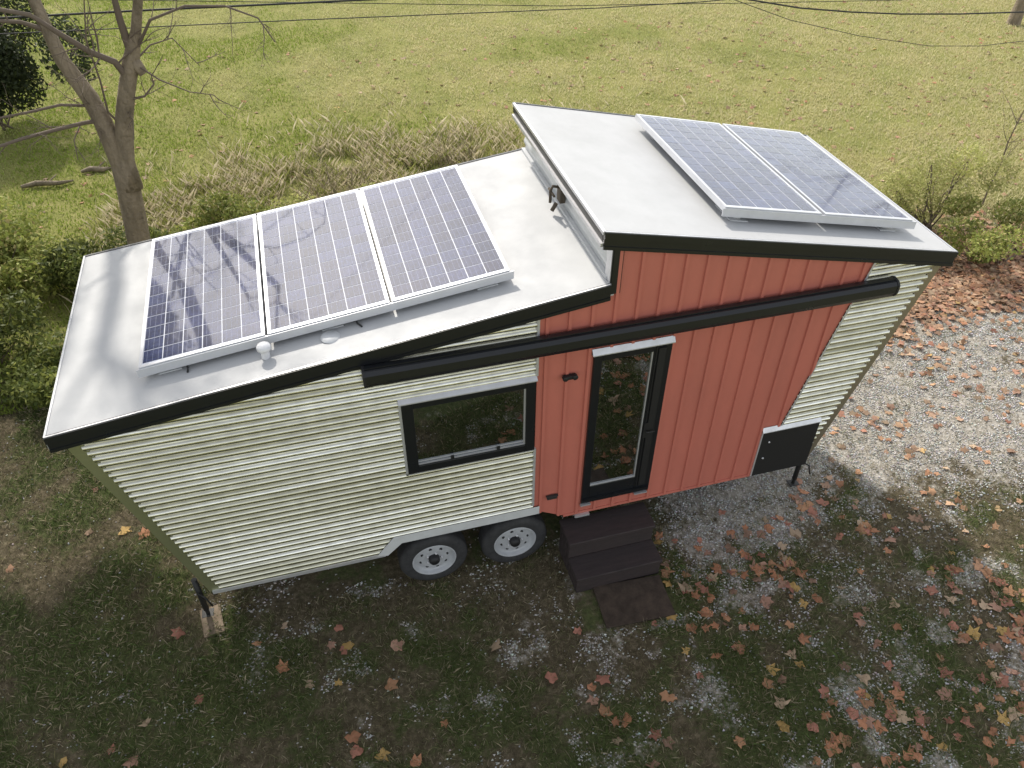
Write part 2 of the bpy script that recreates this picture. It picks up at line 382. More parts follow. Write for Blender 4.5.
part(corrugated(Z0, 3.42, spansL), 'corrugated_siding', M['galv'], label='large corrugated silver siding on the left of the front wall')
xroofH = lambda z: 4.283 + (4.007-.10-z)/.2126
def spansR(z):
    right = lambda q: min(xr(q)-.085, xroofH(q) if z > 2.9 else 99)
    if z < 1.31: return [(cst(6.95), right)]
    return [(lambda q: xred(q)+.01, right)]
part(corrugated(Z0, 3.42, spansR), 'corrugated_siding', M['galv'], label='narrow corrugated silver siding at the right end')

# red ribbed steel
DX0, DX1, DZ0, DZ1 = 4.291, 5.038, .80, 2.781
VX0, VX1, VZ1 = 6.278, 6.95, 1.312
def red_top(x): return (zl(x) if x < 4.42 else zh(x)) - .06
def red_bot(x):
    b = well_top(x)
    if x > 6.31: b = max(b, Z0 + (x-6.31)/.24)
    return b
rb = MB(); xs = []; RIB = [3.85+.2*k for k in range(17)]
prof = []
x = 3.775; prof.append((x, 0))
for r in RIB:
    for dx, d in ((-.019, 0), (-.014, -.019), (.014, -.019), (.019, 0)): prof.append((r+dx, d))
prof = [p_ for p_ in prof if 3.775 <= p_[0] <= 7.02]; prof.append((7.02, 0))
def lerp_prof(xq):
    for (a, ya), (b, yb) in zip(prof, prof[1:]):
        if a <= xq <= b: return ya + (yb-ya)*(xq-a)/max(1e-9, b-a)
    return 0
brk = sorted(set([p_[0] for p_ in prof] + [DX0, DX1, 4.10, 3.86, 4.42, 6.31, VX0+.02]))
for a, b in zip(brk, brk[1:]):
    if b-a < 1e-6: continue
    ya, yb = lerp_prof(a+1e-7), lerp_prof(b-1e-7); mid = (a+b)/2
    lo = (red_bot(a+1e-6), red_bot(b-1e-6)); hi = (red_top(a+1e-6), red_top(b-1e-6))
    segs = [(lo, hi)]
    if DX0 < mid < DX1: segs = [(lo, (DZ0, DZ0)), ((DZ1, DZ1), hi)]
    elif mid > VX0: segs = [((max(VZ1, lo[0]), max(VZ1, lo[1])), hi)]
    for (l0, l1), (h0, h1) in segs:
        if h0 <= l0 and h1 <= l1: continue
        l0 = min(l0, h0); l1 = min(l1, h1)
        rb.add([(a, ya-.006, l0), (b, yb-.006, l1), (b, yb-.006, h1), (a, ya-.006, h0)], [(0, 1, 2, 3)])
part(rb, 'ribbed_siding', M['red'], label='red ribbed steel panel round the door')
# red bottom lip
part(MB().box(4.11, 6.276, -.016, .03, .632, .668), 'skirt_trim', M['red'], label='red lip under the red wall')
# galvanized trims
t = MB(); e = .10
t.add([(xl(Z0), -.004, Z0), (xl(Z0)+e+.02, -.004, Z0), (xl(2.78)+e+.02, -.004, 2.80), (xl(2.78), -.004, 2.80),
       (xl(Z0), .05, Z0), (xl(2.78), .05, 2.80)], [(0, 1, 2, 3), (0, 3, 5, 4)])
part(t, 'corner_trim', M['grassrefl_trim'], label='flat metal trim on the leaning left corner')
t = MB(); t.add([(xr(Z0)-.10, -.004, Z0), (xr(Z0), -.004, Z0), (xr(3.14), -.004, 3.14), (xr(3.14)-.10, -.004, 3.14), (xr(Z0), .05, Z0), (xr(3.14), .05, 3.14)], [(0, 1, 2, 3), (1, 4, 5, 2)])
part(t, 'corner_trim', M['tanrefl_trim'], label='flat metal trim on the leaning right corner')
t = MB(); t.add([(xred(1.3)-.008, -.022, 1.3), (xred(1.3)+.016, -.022, 1.3), (xred(3.28)+.016, -.022, 3.28), (xred(3.28)-.008, -.022, 3.28)], [(0, 1, 2, 3)])
part(t, 'edge_trim', M['silver'], label='thin trim at the right edge of the red panel')
parts(MB().box(3.762, 3.782, -.030, .01, .93, 1.752).box(3.762, 3.782, -.030, .01, 2.66, 3.33), 'edge_trim', M['silver'], 'thin trim at the left edge of the red panel')
part(MB().box(xl(Z0)+.02, 2.245, -.022, .03, .628, .672), 'skirt_trim', M['silver'], label='silver strip along the foot of the left wall')
# white band over the wheels
def band(poly_in, poly_out, y0, y1):
    mb = MB(); n = len(poly_in)
    for i_ in range(n-1):
        a, b, c, d = poly_in[i_], poly_in[i_+1], poly_out[i_+1], poly_out[i_]
        mb.add([(a[0], y0, a[1]), (b[0], y0, b[1]), (c[0], y0, c[1]), (d[0], y0, d[1]), (a[0], y1, a[1]), (b[0], y1, b[1])], [(0, 3, 2, 1), (0, 1, 5, 4)])
    return mb
part(band([(2.27, .64), (2.42, .785), (3.84, .785)], [(2.16, .66), (2.35, .90), (3.84, .90)], -.026, .22), 'wheel_well_trim', M['white'], label='white metal band over the two wheels')
part(MB().prism([(2.30, .50), (2.44, .78), (3.85, .78), (4.08, .50)], .22, .26), 'wheel_well', M['steel'])

# roofs
def slab(x0, x1, y0, y1, zf, th):
    return MB().prism([(x0, zf(x0)-th), (x1, zf(x1)-th), (x1, zf(x1)), (x0, zf(x0))], y0, y1)
YF = -.028; YB = 2.595
lr = part(slab(-.095, 4.42, YF+.012, YB-.012, zl, .12), 'low_roof', M['membrane'], label='lower white membrane roof rising to the right')
hr = part(slab(4.30, 7.81, YF+.012, YB-.012, zh, .12), 'high_roof', M['membrane'], label='upper white membrane roof falling to the right')
def fascia(x0, x1, zf, y0, y1, dz0, dz1): return MB().prism([(x0, zf(x0)-dz0), (x1, zf(x1)-dz0), (x1, zf(x1)-dz1), (x0, zf(x0)-dz1)], y0, y1)
for par_, x0, x1, zf in ((lr, -.106, 4.385, zl), (hr, 4.283, 7.82, zh)):
    f = fascia(x0, x1, zf, YF-.018, YF+.020, .052, -.006)
    fb = fascia(x0, x1, zf, YF-.004, YF+.009, FH, .054)
    fb.v = fb.v; f.add(fb.v, fb.f)
    d_ = fascia(x0, x1, zf, YF-.012, YF-.004, FH-.006, .12); f.add(d_.v, d_.f)
    sub(f, 'fascia', M['black'], par_, 'black metal fascia along the front eave')
    sub(fascia(x0, x1, zf, YB-.011, YB+.014, .10, -.006), 'fascia', M['black'], par_, 'black metal fascia along the rear eave')
    sub(fascia(x0+.004, x1-.004, zf, YF-.008, YF+.006, -.0065, -.012), 'drip_edge', M['silver'], par_)
sub(MB().box(-.110, -.094, YF, YB, zl(-.1)-.13, zl(-.1)+.008), 'gable_trim', M['white'], lr)
sub(MB().box(7.811, 7.824, YF, YB, zh(7.82)-.13, zh(7.82)+.006), 'gable_trim', M['silver'], hr)
e_ = zh(4.29)
sub(MB().box(4.272, 4.298, YF, YB, e_-.022, e_+.006), 'gutter_edge', M['silver'], hr)
sub(MB().box(4.284, 4.297, YF+.03, YB-.02, e_-.10, e_-.024), 'edge_slot', M['steel'], hr)
sub(MB().box(4.262, 4.30, YF+.012, YB-.02, e_-.135, e_-.102), 'gutter_lip', M['silver'], hr)
# tall step wall between the two roofs
cw = MB(); n_ = 60; zA, zB = zl(4.40)-.02, zh(4.40)-.12
for k in range(n_):
    za = zA+(zB-zA)*k/n_; zb_ = zA+(zB-zA)*(k+1)/n_
    ya = 4.40-.010*math.cos(2*math.pi*(za-zA)/.12); yb_ = 4.40-.010*math.cos(2*math.pi*(zb_-zA)/.12)
    cw.add([(ya, 0, za), (yb_, 0, zb_), (yb_, 2.57, zb_), (ya, 2.57, za)], [(0, 1, 2, 3)], True)
cwo = part(cw, 'clerestory_wall', M['white'], label='short pale wall between the lower and upper roof')
part(MB().box(4.385, 4.47, YF+.004, .05, zl(4.40)-.10, zh(4.43)-.15).box(4.376, 4.388, YF+.01, .06, zl(4.40)+.0, zh(4.40)-.145), 'corner_post', M['black'], label='black upright trim at the step in the roof')
part(MB().box(4.374, 4.384, YF+.02, .10, zl(4.39)+.002, zh(4.39)-.15), 'corner_flashing', M['silver'])
part(MB().box(4.366, 4.40, .06, 2.57, zl(4.38)-.0, zl(4.38)+.03), 'roof_flashing', M['white'])
# small fixture on the step wall
fx = MB(); fx.box(4.34, 4.388, 1.20, 1.30, 3.60, 3.80); fx.tube([(4.35, 1.25, 3.74), (4.28, 1.25, 3.76), (4.26, 1.25, 3.72), (4.26, 1.25, 3.60)], .014); fx.tube([(4.27, 1.17, 3.70), (4.27, 1.33, 3.70)], .012); fx.tube([(4.31, 1.22, 3.60), (4.27, 1.22, 3.53)], .02)
part(fx, 'wall_fixture', M['pole'], label='small dark bracket fixture on the step wall')

# rest of the body: rear wall, ends, floor
b = MB()
b.prism([(xl(Z0)+.02, Z0), (xr(Z0)-.02, Z0), (7.68, zh(7.68)-.1), (4.42, zh(4.42)-.1), (4.42, zl(4.42)-.1), (.03, zl(0)-.1)], 2.52, 2.57)
part(b, 'rear_wall', M['galv'])
b = MB().add([(xl(Z0)+.004, .051, Z0), (xl(2.80)+.004, .051, 2.80), (xl(2.80)+.004, 2.518, 2.80), (xl(Z0)+.004, 2.518, Z0)], [(0, 1, 2, 3)]); part(b, 'end_wall', M['galv'], label='leaning end wall at the left')
b = MB().add([(xr(Z0)-.004, .051, Z0), (xr(3.14)-.004, .051, 3.14), (xr(3.14)-.004, 2.518, 3.14), (xr(Z0)-.004, 2.518, Z0)], [(0, 1, 2, 3)]); part(b, 'end_wall', M['galv'], label='leaning end wall at the right')
parts(MB().box(.62, 2.2, .03, 2.5, .60, .66).box(2.2, 4.15, .28, 2.3, .60, .70).box(4.15, 6.9, .03, 2.5, .60, .66), 'floor_pan', M['interior'])
part(MB().box(2.2, 4.15, .03, .27, .80, .84), 'wheel_box', M['interior'])
parts(MB().box(.7, 6.8, .55, 2.1, 1.9, 1.93).box(2.3, 4.1, .10, .5, 1.56, 1.60), 'counter', M['interior'])
ch = MB().box(.5, 6.9, .32, .42, .46, .60).box(.5, 6.9, 2.12, 2.22, .46, .60)
for xx_ in (.6, 1.6, 4.3, 5.4, 6.7): ch.box(xx_, xx_+.08, .42, 2.12, .48, .58)
part(ch, 'trailer_chassis', M['steel'], bevel=.006)
ax = MB().tube([(2.73, .1, .36), (2.73, 2.45, .36)], .035).tube([(3.60, .1, .36), (3.60, 2.45, .36)], .035).box(2.5, 3.85, .36, .42, .40, .46)
parts(ax, 'axle', M['steel'])

# wheels
def wheel(cx, y, flip=1):
    tr = 0.36; wd = .205
    ty = MB().lathe([(.228, .012), (.232, .0), (.245, -.005), (.29, -.010), (.325, -.004), (.345, .012), (.357, .035), (.36, .07), (.36, .135), (.357, .17), (.345, .195), (.29, .213), (.212, .20), (.205, .19)], (0, 0, 0), 'y', 48)
    tyre = ty.build('wheel', M['rubber'], house); tyre.location = Vector((cx, y, .36))-HP
    if flip < 0: tyre.rotation_euler = (0, 0, math.pi)
    gv = MB()
    for r_ in (.348,):
        for k in range(48):
            a = 2*math.pi*k/48; a2 = a+.07
            for (ya_, yb_) in ((.045, .095), (.11, .16)):
                gv.add([(.3625*math.cos(a), ya_, .3625*math.sin(a)), (.3625*math.cos(a2), ya_, .3625*math.sin(a2)), (.3625*math.cos(a2), yb_, .3625*math.sin(a2)), (.3625*math.cos(a), yb_, .3625*math.sin(a))], [(0, 1, 2, 3)])
    gv.build('tread', M['rubber'], tyre)
    rm = MB().lathe([(.232, .004), (.226, -.008), (.216, .002), (.210, .03), (.190, .05), (.165, .040), (.125, .022), (.100, .030), (.058, .032), (.050, .030)], (0, 0, 0), 'y', 40)
    rim = rm.build('rim', M['rim'], tyre)
    hl = MB()
    for k in range(8):
        a = 2*math.pi*k/8+.2; hl.lathe([(.0, .0270), (.0175, .0270), (.0175, .034)], (.140*math.cos(a), 0.000, .140*math.sin(a)), 'y', 12, False)
    subs(hl, 'vent_hole', M['blackm'], rim)
    hb = MB().lathe([(.060, .034), (.056, -.012), (.044, -.030), (.0, -.032)], (0, 0, 0), 'y', 20)
    hub = hb.build('hub_cap', M['blackm'], tyre)
    nu = MB()
    for k in range(5):
        a = 2*math.pi*k/5; nu.lathe([(.011, .032), (.010, .010), (0, .008)], (.080*math.cos(a), 0, .080*math.sin(a)), 'y', 6)
    subs(nu, 'lug_nut', M['silver'], tyre)
for cx in (2.729, 3.596): wheel(cx, .005); wheel(cx, 2.57, -1)

# window
wn = MB(); fy0, fy1 = -.038, .06; b1 = .088
for bx_ in ((WX0, WX0+.10, WZ0, WZ1), (WX1-.085, WX1, WZ0, WZ1), (WX0+.10, WX1-.085, WZ0, WZ0+.085), (WX0+.10, WX1-.085, WZ1-.075, WZ1)): wn.box(bx_[0], bx_[1], fy0, fy1, bx_[2], bx_[3])
wo_ = part(wn, 'window', M['black'], label='wide black framed window in the corrugated wall', bevel=.004)
sub(MB().box(WX0+.10, WX1-.085, -.006, .0, WZ0+.085, WZ1-.075), 'pane', M['glass'], wo_)
s_ = MB().box(WX0+.10, WX1-.085, -.022, -.008, WZ0+.086, WZ0+.096).box(WX0+.10, WX1-.085, -.016, -.008, WZ0+.118, WZ0+.126).box(WX1-.101, WX1-.086, -.018, -.008, WZ0+.098, WZ1-.076)
subs(s_, 'glazing_bead', M['silver'], wo_)
subs(MB().box(WX0+.40, WX0+.43, -.03, -.022, WZ0+.08, WZ0+.13).box(WX1-.36, WX1-.33, -.03, -.022, WZ0+.08, WZ0+.13), 'latch', M['blackm'], wo_)
sub(MB().box(WX0-.022, WX0-.001, -.030, .01, WZ0-.02, WZ1).box(WX0-.022, WX1, -.030, .01, WZ0-.020, WZ0-.001).box(WX0-.022, WX1+.01, -.055, .01, WZ1+.001, WZ1+.012)
    .add([(WX0-.022, -.055, WZ1+.012), (WX1+.01, -.055, WZ1+.012), (WX1+.01, -.016, WZ1+.045), (WX0-.022, -.016, WZ1+.045)], [(0, 1, 2, 3)]), 'flashing', M['silver'], wo_)
# jug inside the window
jg = MB().lathe([(0, 0), (.07, .0), (.085, .05), (.08, .12), (.05, .17), (.045, .20), (.055, .23), (.04, .23)], (0, 0, 0), 'z', 20)
jo = jg.build('jug', M['porcelain']); jo.location = (3.12, .18, 1.60); tag(jo, 'pale jug standing just inside the wide black window', 'jug')

# door
dr = MB(); GX0, GX1, GZ0, GZ1 = 4.372, 4.862, 1.045, 2.70
dr.box(DX0, GX0, -.032, .07, DZ0, DZ1).box(GX1+.0, DX1, -.032, .07, DZ0, DZ1).box(GX0, GX1, -.032, .07, DZ0, GZ0).box(GX0, GX1, -.032, .07, GZ1, DZ1)
do = part(dr, 'door', M['black'], label='black framed glass door', bevel=.005)
sub(MB().box(GX0, GX1, -.012, -.004, GZ0, GZ1), 'pane', M['glass'], do)
subs(MB().box(GX0, GX1, -.026, -.014, GZ0+.001, GZ0+.014).box(GX1-.011, GX1-.001, -.026, -.014, GZ0+.015, GZ1-.002), 'glazing_bead', M['silver'], do)
subs(MB().box(GX1+.045, DX1-.06, -.045, -.034, DZ0+.12, DZ1-.04).box(GX1+.02, GX1+.028, -.040, -.033, DZ0+.1, DZ1-.03), 'door_stile', M['blackm'], do)
hd = MB().tube([(GX1+.035, -.033, 1.72), (GX1+.035, -.075, 1.72), (GX1+.11, -.075, 1.72)], .009, 8).box(GX1+.012, GX1+.058, -.046, -.034, 1.62, 1.82)
sub(hd, 'handle', M['blackm'], do)
sub(MB().box(DX0+.02, DX1-.02, -.06, -.034, DZ0+.05, DZ0+.085), 'sill', M['black'], do)
sub(MB().box(DX0-.02, DX1+.012, -.055, -.018, DZ1+.002, DZ1+.012).add([(DX0-.02, -.055, DZ1+.012), (DX1+.012, -.055, DZ1+.012), (DX1+.012, -.02, DZ1+.06), (DX0-.02, -.02, DZ1+.06)], [(0, 1, 2, 3)]), 'flashing', M['silver'], do)
subs(MB().box(DX0-.01, DX0+.10, -.05, -.02, DZ0-.024, DZ0-.006).box(DX1-.16, DX1-.02, -.05, -.02, DZ0-.020, DZ0-.005).box(DX0-.06, DX0+.10, -.045, -.018, .605, .635), 'threshold_clip', M['silver'], do)
# access hatch at the right foot
vt = part(MB().box(VX0, VX1, -.03, .03, Z0-.004, VZ1), 'hatch', M['blackm'], label='black access hatch low at the right end', bevel=.003)
sub(MB().box(VX0-.016, VX0-.001, -.034, .0, Z0, VZ1).box(VX0-.016, VX1, -.046, .0, VZ1+.001, VZ1+.010).add([(VX0-.016, -.046, VZ1+.010), (VX1, -.046, VZ1+.010), (VX1, -.014, VZ1+.055), (VX0-.016, -.014, VZ1+.055)], [(0, 1, 2, 3)]), 'flashing', M['silver'], vt)
subs(MB().lathe([(.011, 0), (.011, -.008), (0, -.010)], (VX0+.10, -.030, Z0+.50), 'y', 10).lathe([(.011, 0), (.011, -.008), (0, -.010)], (VX0+.08, -.030, Z0+.26), 'y', 10), 'latch', M['silver'], vt)

# awning case
pa = [(-.022, 2.955), (-.022, 3.095), (-.055, 3.112), (-.120, 3.100), (-.148, 3.072), (-.152, 3.00), (-.132, 2.955), (-.08, 2.942)]
aw = MB(); n_ = len(pa)
for i_ in range(n_):
    (y0, z0), (y1, z1) = pa[i_], pa[(i_+1) % n_]
    aw.add([(2.30, y0, z0), (7.18, y0, z0), (7.18, y1, z1), (2.30, y1, z1)], [(0, 3, 2, 1)])
awo = part(aw, 'awning_case', M['black'], label='long black awning case across the front wall')
for xe in (2.288, 7.17):
    ec = MB(); vs_ = [(xe, y, z) for y, z in pa] + [(xe+.022, y, z) for y, z in pa]
    ec.v = [(x_, (y-(-.075))*1.06-.075, (z-3.03)*1.06+3.03) for x_, y, z in vs_]
    ec.f = [tuple(range(n_)), tuple(range(2*n_-1, n_-1, -1))] + [(i_, i_+n_, (i_+1) % n_+n_, (i_+1) % n_) for i_ in range(n_)]; ec.smooth = [False]*len(ec.f)
    sub(ec, 'end_cap', M['blackm'], awo)
sub(MB().box(2.31, 7.16, -.100, -.066, 3.108, 3.118), 'top_rail', M['black'], awo)
subs(MB().box(2.36, 2.44, -.10, -.05, 2.92, 2.945).box(2.48, 2.52, -.09, -.05, 2.925, 2.945), 'bracket', M['silver'], awo)
# porch lamp and socket
lp = MB().box(4.01, 4.13, -.06, -.02, 2.572, 2.612); lp.lathe([(.026, -.012), (.026, -.05), (0, -.052)], (4.025, -.02, 2.592), 'y', 14).lathe([(.026, -.012), (.026, -.05), (0, -.052)], (4.115, -.02, 2.592), 'y', 14)
part(lp, 'porch_light', M['blackm'], label='small black porch light left of the door', bevel=.004)
part(MB().box(3.915, 4.02, -.045, -.019, .985, 1.025).box(3.905, 4.03, -.05, -.019, 1.026, 1.032), 'socket_cover', M['steel'], label='small dark socket cover low on the red wall', bevel=.003)

# solar panels
PW, PH = 1.0, 2.0
CW = .1500; mx_ = (PW-6*CW-5*.0080)/2; my_ = (PH-12*CW-11*.0090)/2
cv = []; cf = []; cc = []; bv = []; bf = []
def panel_cells(seed):
    r_ = np.random.default_rng(seed); cv = []; cf = []; cc = []
    for i_ in range(6):
        for j_ in range(12):
            x0 = mx_+i_*(CW+.0080)-PW/2; y0 = my_+j_*(CW+.0090)-PH/2
            n0 = len(cv); cv += [(x0, y0, .0022), (x0+CW, y0, .0022), (x0+CW, y0+CW, .0022), (x0, y0+CW, .0022)]; cf.append((n0, n0+1, n0+2, n0+3))
            k = r_.uniform(.7, 1.35); c = (np.array([.020, .028, .074])*k) + np.array([.006, .002, 0])*r_.random(); cc += [c]*4
    return np.array(cv), np.array(cf), np.array(cc)
def bus_mesh():
    b = MB()
    for i_ in range(6):
        for q in (.2, .5, .8):
            x0 = mx_+i_*(CW+.0080)-PW/2+CW*q; b.add([(x0-.0008, -PH/2+my_, .0030), (x0+.0010, -PH/2+my_, .0030), (x0+.0010, PH/2-my_, .0030), (x0-.0010, PH/2-my_, .0030)], [(0, 1, 2, 3)])
    return b
def make_panel(cx, cy, zf, off, seed, label, feet):
    sl_ = (zf(cx+1)-zf(cx)); ang = -math.atan(sl_)
    fr = MB(); T = .045
    fr.box(-PW/2, PW/2, -PH/2, -PH/2+.03, -T, .006).box(-PW/2, PW/2, PH/2-.03, PH/2, -T, .006)
    fr.box(-PW/2, -PW/2+.025, -PH/2+.03, PH/2-.03, -T, .006).box(PW/2-.025, PW/2, -PH/2+.03, PH/2-.03, -T, .006)
    p_ = fr.build('solar_panel', M['frame'], house); p_.location = Vector((cx, cy, zf(cx)+off))-HP; p_.rotation_euler = (0, ang, 0); p_['label'] = label
    sub(MB().box(-PW/2+.024, PW/2-.024, -PH/2+.029, PH/2-.029, -.008, .0), 'backsheet', M['back'], p_)
    v_, f_, c_ = panel_cells(seed); np_mesh('cells', v_, f_, M['cell'], c_, p_)
    sub(bus_mesh(), 'busbars', M['bus'], p_)
    for yy_ in (-PH/2+.16, PH/2-.16):
        ft = MB()
        for xx_ in feet: ft.box(xx_-.03, xx_+.03, yy_-.10, yy_+.10, -off+.001, -T-.02).box(xx_-.09, xx_+.09, yy_-.14, yy_+.14, -off+.0006, -off+.012)
        sub(ft, 'mounting_foot', M['white'], p_)
    return p_
nm = ['leftmost solar panel of three on the lower roof', 'middle solar panel of three on the lower roof', 'right solar panel of three on the lower roof']
for k, cx in enumerate((1.10, 2.115, 3.13)): make_panel(cx, 1.355, zl, .125, 10+k, nm[k], ((-.3,), (0,), (.3,))[k])
for k, cx in enumerate((5.985, 7.0)): make_panel(cx, 1.285, zh, .135, 20+k, ('left of the two solar panels on the upper roof', 'right of the two solar panels on the upper roof')[k], ((-.3,), (.3,))[k])
# front rails under the panel edges
def rail(x0, x1, y, zf, off, h, label):
    o = part(MB().prism([(x0, zf(x0)+off-h), (x1, zf(x1)+off-h), (x1, zf(x1)+off), (x0, zf(x0)+off)], y-.012, y), 'panel_rail', M['frame'], label=label)
rail(.585, 3.66, .353, zl, .120, .075, 'front rail of the lower panels')
rail(5.47, 7.53, .283, zh, .130, .075, 'front rail of the upper panels')
part(MB().lathe([(.035, 0), (.035, .085)], (1.575, .235, zl(1.575)), 'z', 20).lathe([(0.0, .130), (.05, .122), (.058, .105), (.058, .085), (.030, .083)], (1.575, .235, zl(1.575)), 'z', 20), 'roof_vent', M['porcelain'], label='white round vent cap in front of the lower panels')
parts(MB().tube([(.95, .39, zl(.95)+.09), (.96, .34, zl(.96)+.02), (.955, .30, zl(.96)+.008)], .008).tube([(2.30, .39, zl(2.3)+.09), (2.33, .34, zl(2.3)+.02), (2.36, .29, zl(2.36)+.008)], .008), 'panel_cable', M['blackm'])
part(MB().lathe([(0, .02), (.07, .018), (.085, .0)], (2.1, .27, zl(2.1)), 'z', 16), 'sealant_patch', M['white'])

# jacks
def jack(x, y, label):
    r_ = empty('stabilizer_jack', (x, y, 0), label, 'jack', 'stabilizer jacks under the house corners')
    MB().tube([(0, 0, .10), (0, 0, .60)], .028, 12).build('post', M['blackm'], r_)
    MB().tube([(0, 0, .03), (0, 0, .30)], .020, 12).build('screw', M['steel'], r_)
    MB().box(-.06, .06, -.05, .05, .022, .034).build('foot', M['steel'], r_, bevel=.004)
    MB().tube([(.0, -.03, .42), (.06, -.09, .40), (.10, -.10, .26)], .009, 6).build('crank', M['blackm'], r_)
    return r_
jack(.40, .22, 'stabilizer jack with silver foot under the left corner of the house')
jack(7.10, .22, 'black stabilizer jack under the right corner by the gravel')
pb = MB().box(-.10, .10, -.17, .17, 0, .02).build('board', M['wood']); pb.location = (.44, .12, .012); pb.rotation_euler = (0, 0, .15); tag(pb, 'pale wooden board lying under the left jack', 'board')

# steps
st = empty('entry_steps', (4.6, -.24, 0), 'dark brown two tread box steps below the glass door', 'steps')
def stp(mb, name, m_=M['step'], bv=.008):
    o = mb.build(name, m_, st, bevel=bv); o.location = -Vector(st.location); return o
stp(MB().box(4.095, 5.06, -.285, .06, .455, .50), 'tread'); stp(MB().box(4.10, 5.055, -.555, -.262, .205, .25), 'tread')
stp(MB().box(4.105, 5.05, -.262, -.235, .02, .453), 'riser'); stp(MB().box(4.11, 5.045, -.54, -.515, .0, .203), 'riser')
for xx_ in (4.108, 5.022):
    stp(MB().box(xx_, xx_+.025, -.233, .05, .0, .453).box(xx_, xx_+.025, -.513, -.264, .0, .203), 'side_panel')
dm = MB(); nn = 14
dm.box(-.37, .37, -.25, .25, 0, .022)
do_ = dm.build('doormat', M['matboard'], bevel=.006); do_.location = (4.65, -.80, .012); do_.rotation_euler = (0, 0, -.06); tag(do_, 'worn brown mat lying flat on the ground in front of the steps', 'doormat')

# ------------------------------------------------------------------ blades, stones, leaves as numpy meshes
def blades(name, P, h, wd, cols, mat_, lean=.6, parent=None, rg=rng):
    n = len(P); a = rg.uniform(0, 2*np.pi, n); dx = np.cos(a)*wd; dy = np.sin(a)*wd
    la = rg.uniform(0, 2*np.pi, n); L = rg.uniform(.1, 1, n)*lean*h
    Vv = np.empty((n, 4, 3)); Vv[:, 0] = P; Vv[:, 0, 0] -= dx; Vv[:, 0, 1] -= dy
    Vv[:, 1] = P; Vv[:, 1, 0] += dx; Vv[:, 1, 1] += dy
    Vv[:, 2] = P + np.stack([np.cos(la)*L*.4+dx*.8, np.sin(la)*L*.4+dy*.8, h*.6], 1)
    Vv[:, 3] = P + np.stack([np.cos(la)*L, np.sin(la)*L, h], 1)
    b = np.arange(n)[:, None]*4
    Fv = np.concatenate([b+np.array([[0, 1, 2]]), b+np.array([[0, 2, 3]])])
    return np_mesh(name, Vv.reshape(-1, 3), Fv, mat_, np.repeat(cols, 4, 0), parent)
def mixc(t, a, b): t = t[:, None]; return np.array(a)*(1-t)+np.array(b)*t
def visible(P, pad=40):
    u, v, d = project(P); return (d > 0) & (u > -pad) & (u < 1024+pad) & (v > -pad) & (v < 768+pad)
def under_house(x, y, pad=0): return (x > .6-pad) & (x < 6.9+pad) & (y > .1) & (y < 2.5)
def notsteps(x, y): return ~((x > 4.08) & (x < 5.08) & (y > -1.06) & (y < .1))

# front turf
N = 420000; x = rng.uniform(-5, 12.5, N); y = rng.uniform(-3.8, 4.4, N)
P = np.stack([x, y, ground_z(x, y)], 1); lush = lushness(x, y); gr = gravelness(x, y)
keep = visible(P) & notsteps(x, y) & ~under_house(x, y, -.3) & (rng.random(N) < (.48+.50*lush)*(1-.75*gr)*(1-.7*leafiness(x, y)*sstep(1, 3, y)))
P = P[keep]; lush = lush[keep]; n = len(P); q = rng.random(n)
c = mixc(np.clip(lush*.8+rng.normal(0, .2, n), 0, 1), (.17, .15, .08), (.095, .145, .040))
dry = rng.random(n) < .34; c[dry] = mixc(rng.random(dry.sum()), (.22, .185, .11), (.42, .36, .25)); c *= rng.uniform(.6, 1.35, n)[:, None]
o = blades('grass', P, rng.uniform(.02, .055, n)*(1+lush*.5), rng.uniform(.0016, .0034, n), c, M['grassm'], 1.3); tag(o, 'short patchy green turf in front of the house', 'grass', kind='stuff')
# lawn behind
N = 520000; v_ = rng.random(N); x = rng.uniform(-9, 30, N); y = 4.0 + (24-4.0)*v_**1.3
P = np.stack([x, y, ground_z(x, y)], 1); gr = gravelness(x, y)
keep = visible(P) & (rng.random(N) < (1-.95*gr)*(.45+.55*sstep(.3, .6, fbm(x, y, 1.4, 4, 20.)))); P = P[keep]; n = len(P)
t_ = sstep(.34, .66, fbm(P[:, 0], P[:, 1], .45, 5, 40.) + .010*(P[:, 0]-2)) ; t_ = np.clip(t_+rng.normal(0, .22, n), 0, 1)
c = mixc(np.clip(t_+.045*(P[:, 0]-5.5), 0, 1), (.23, .30, .045), (.60, .54, .31)); dk = rng.random(n) < .06; c[dk] *= .6
o = blades('lawn_grass', P, rng.uniform(.03, .075, n), rng.uniform(.005, .011, n), c, M['grassm'], 1.2); tag(o, 'yellow green mown lawn behind the house', 'grass', kind='stuff')
# tall dry weeds behind the left roof
N = 60000; x = rng.normal(2.2, 2.4, N); y = rng.normal(8.6, 1.2, N) + .15*(x-2)
k = (fbm(x, y, 1.1, 3, 90.) > .36+.2*rng.random(N)) & (x > -1.6) & (y > 5.6); P = np.stack([x, y, ground_z(x, y)], 1)[k]; n = len(P)
c = mixc(rng.random(n), (.46, .39, .25), (.66, .58, .42)); g_ = rng.random(n) < .42; c[g_] = mixc(rng.random(g_.sum()), (.17, .20, .05), (.32, .32, .10))
o = blades('dry_weeds', P, rng.uniform(.06, .30, n), rng.uniform(.002, .005, n), c, M['grassm'], 1.0); tag(o, 'tall tan dry weeds behind the lower roof', 'weeds', kind='stuff')
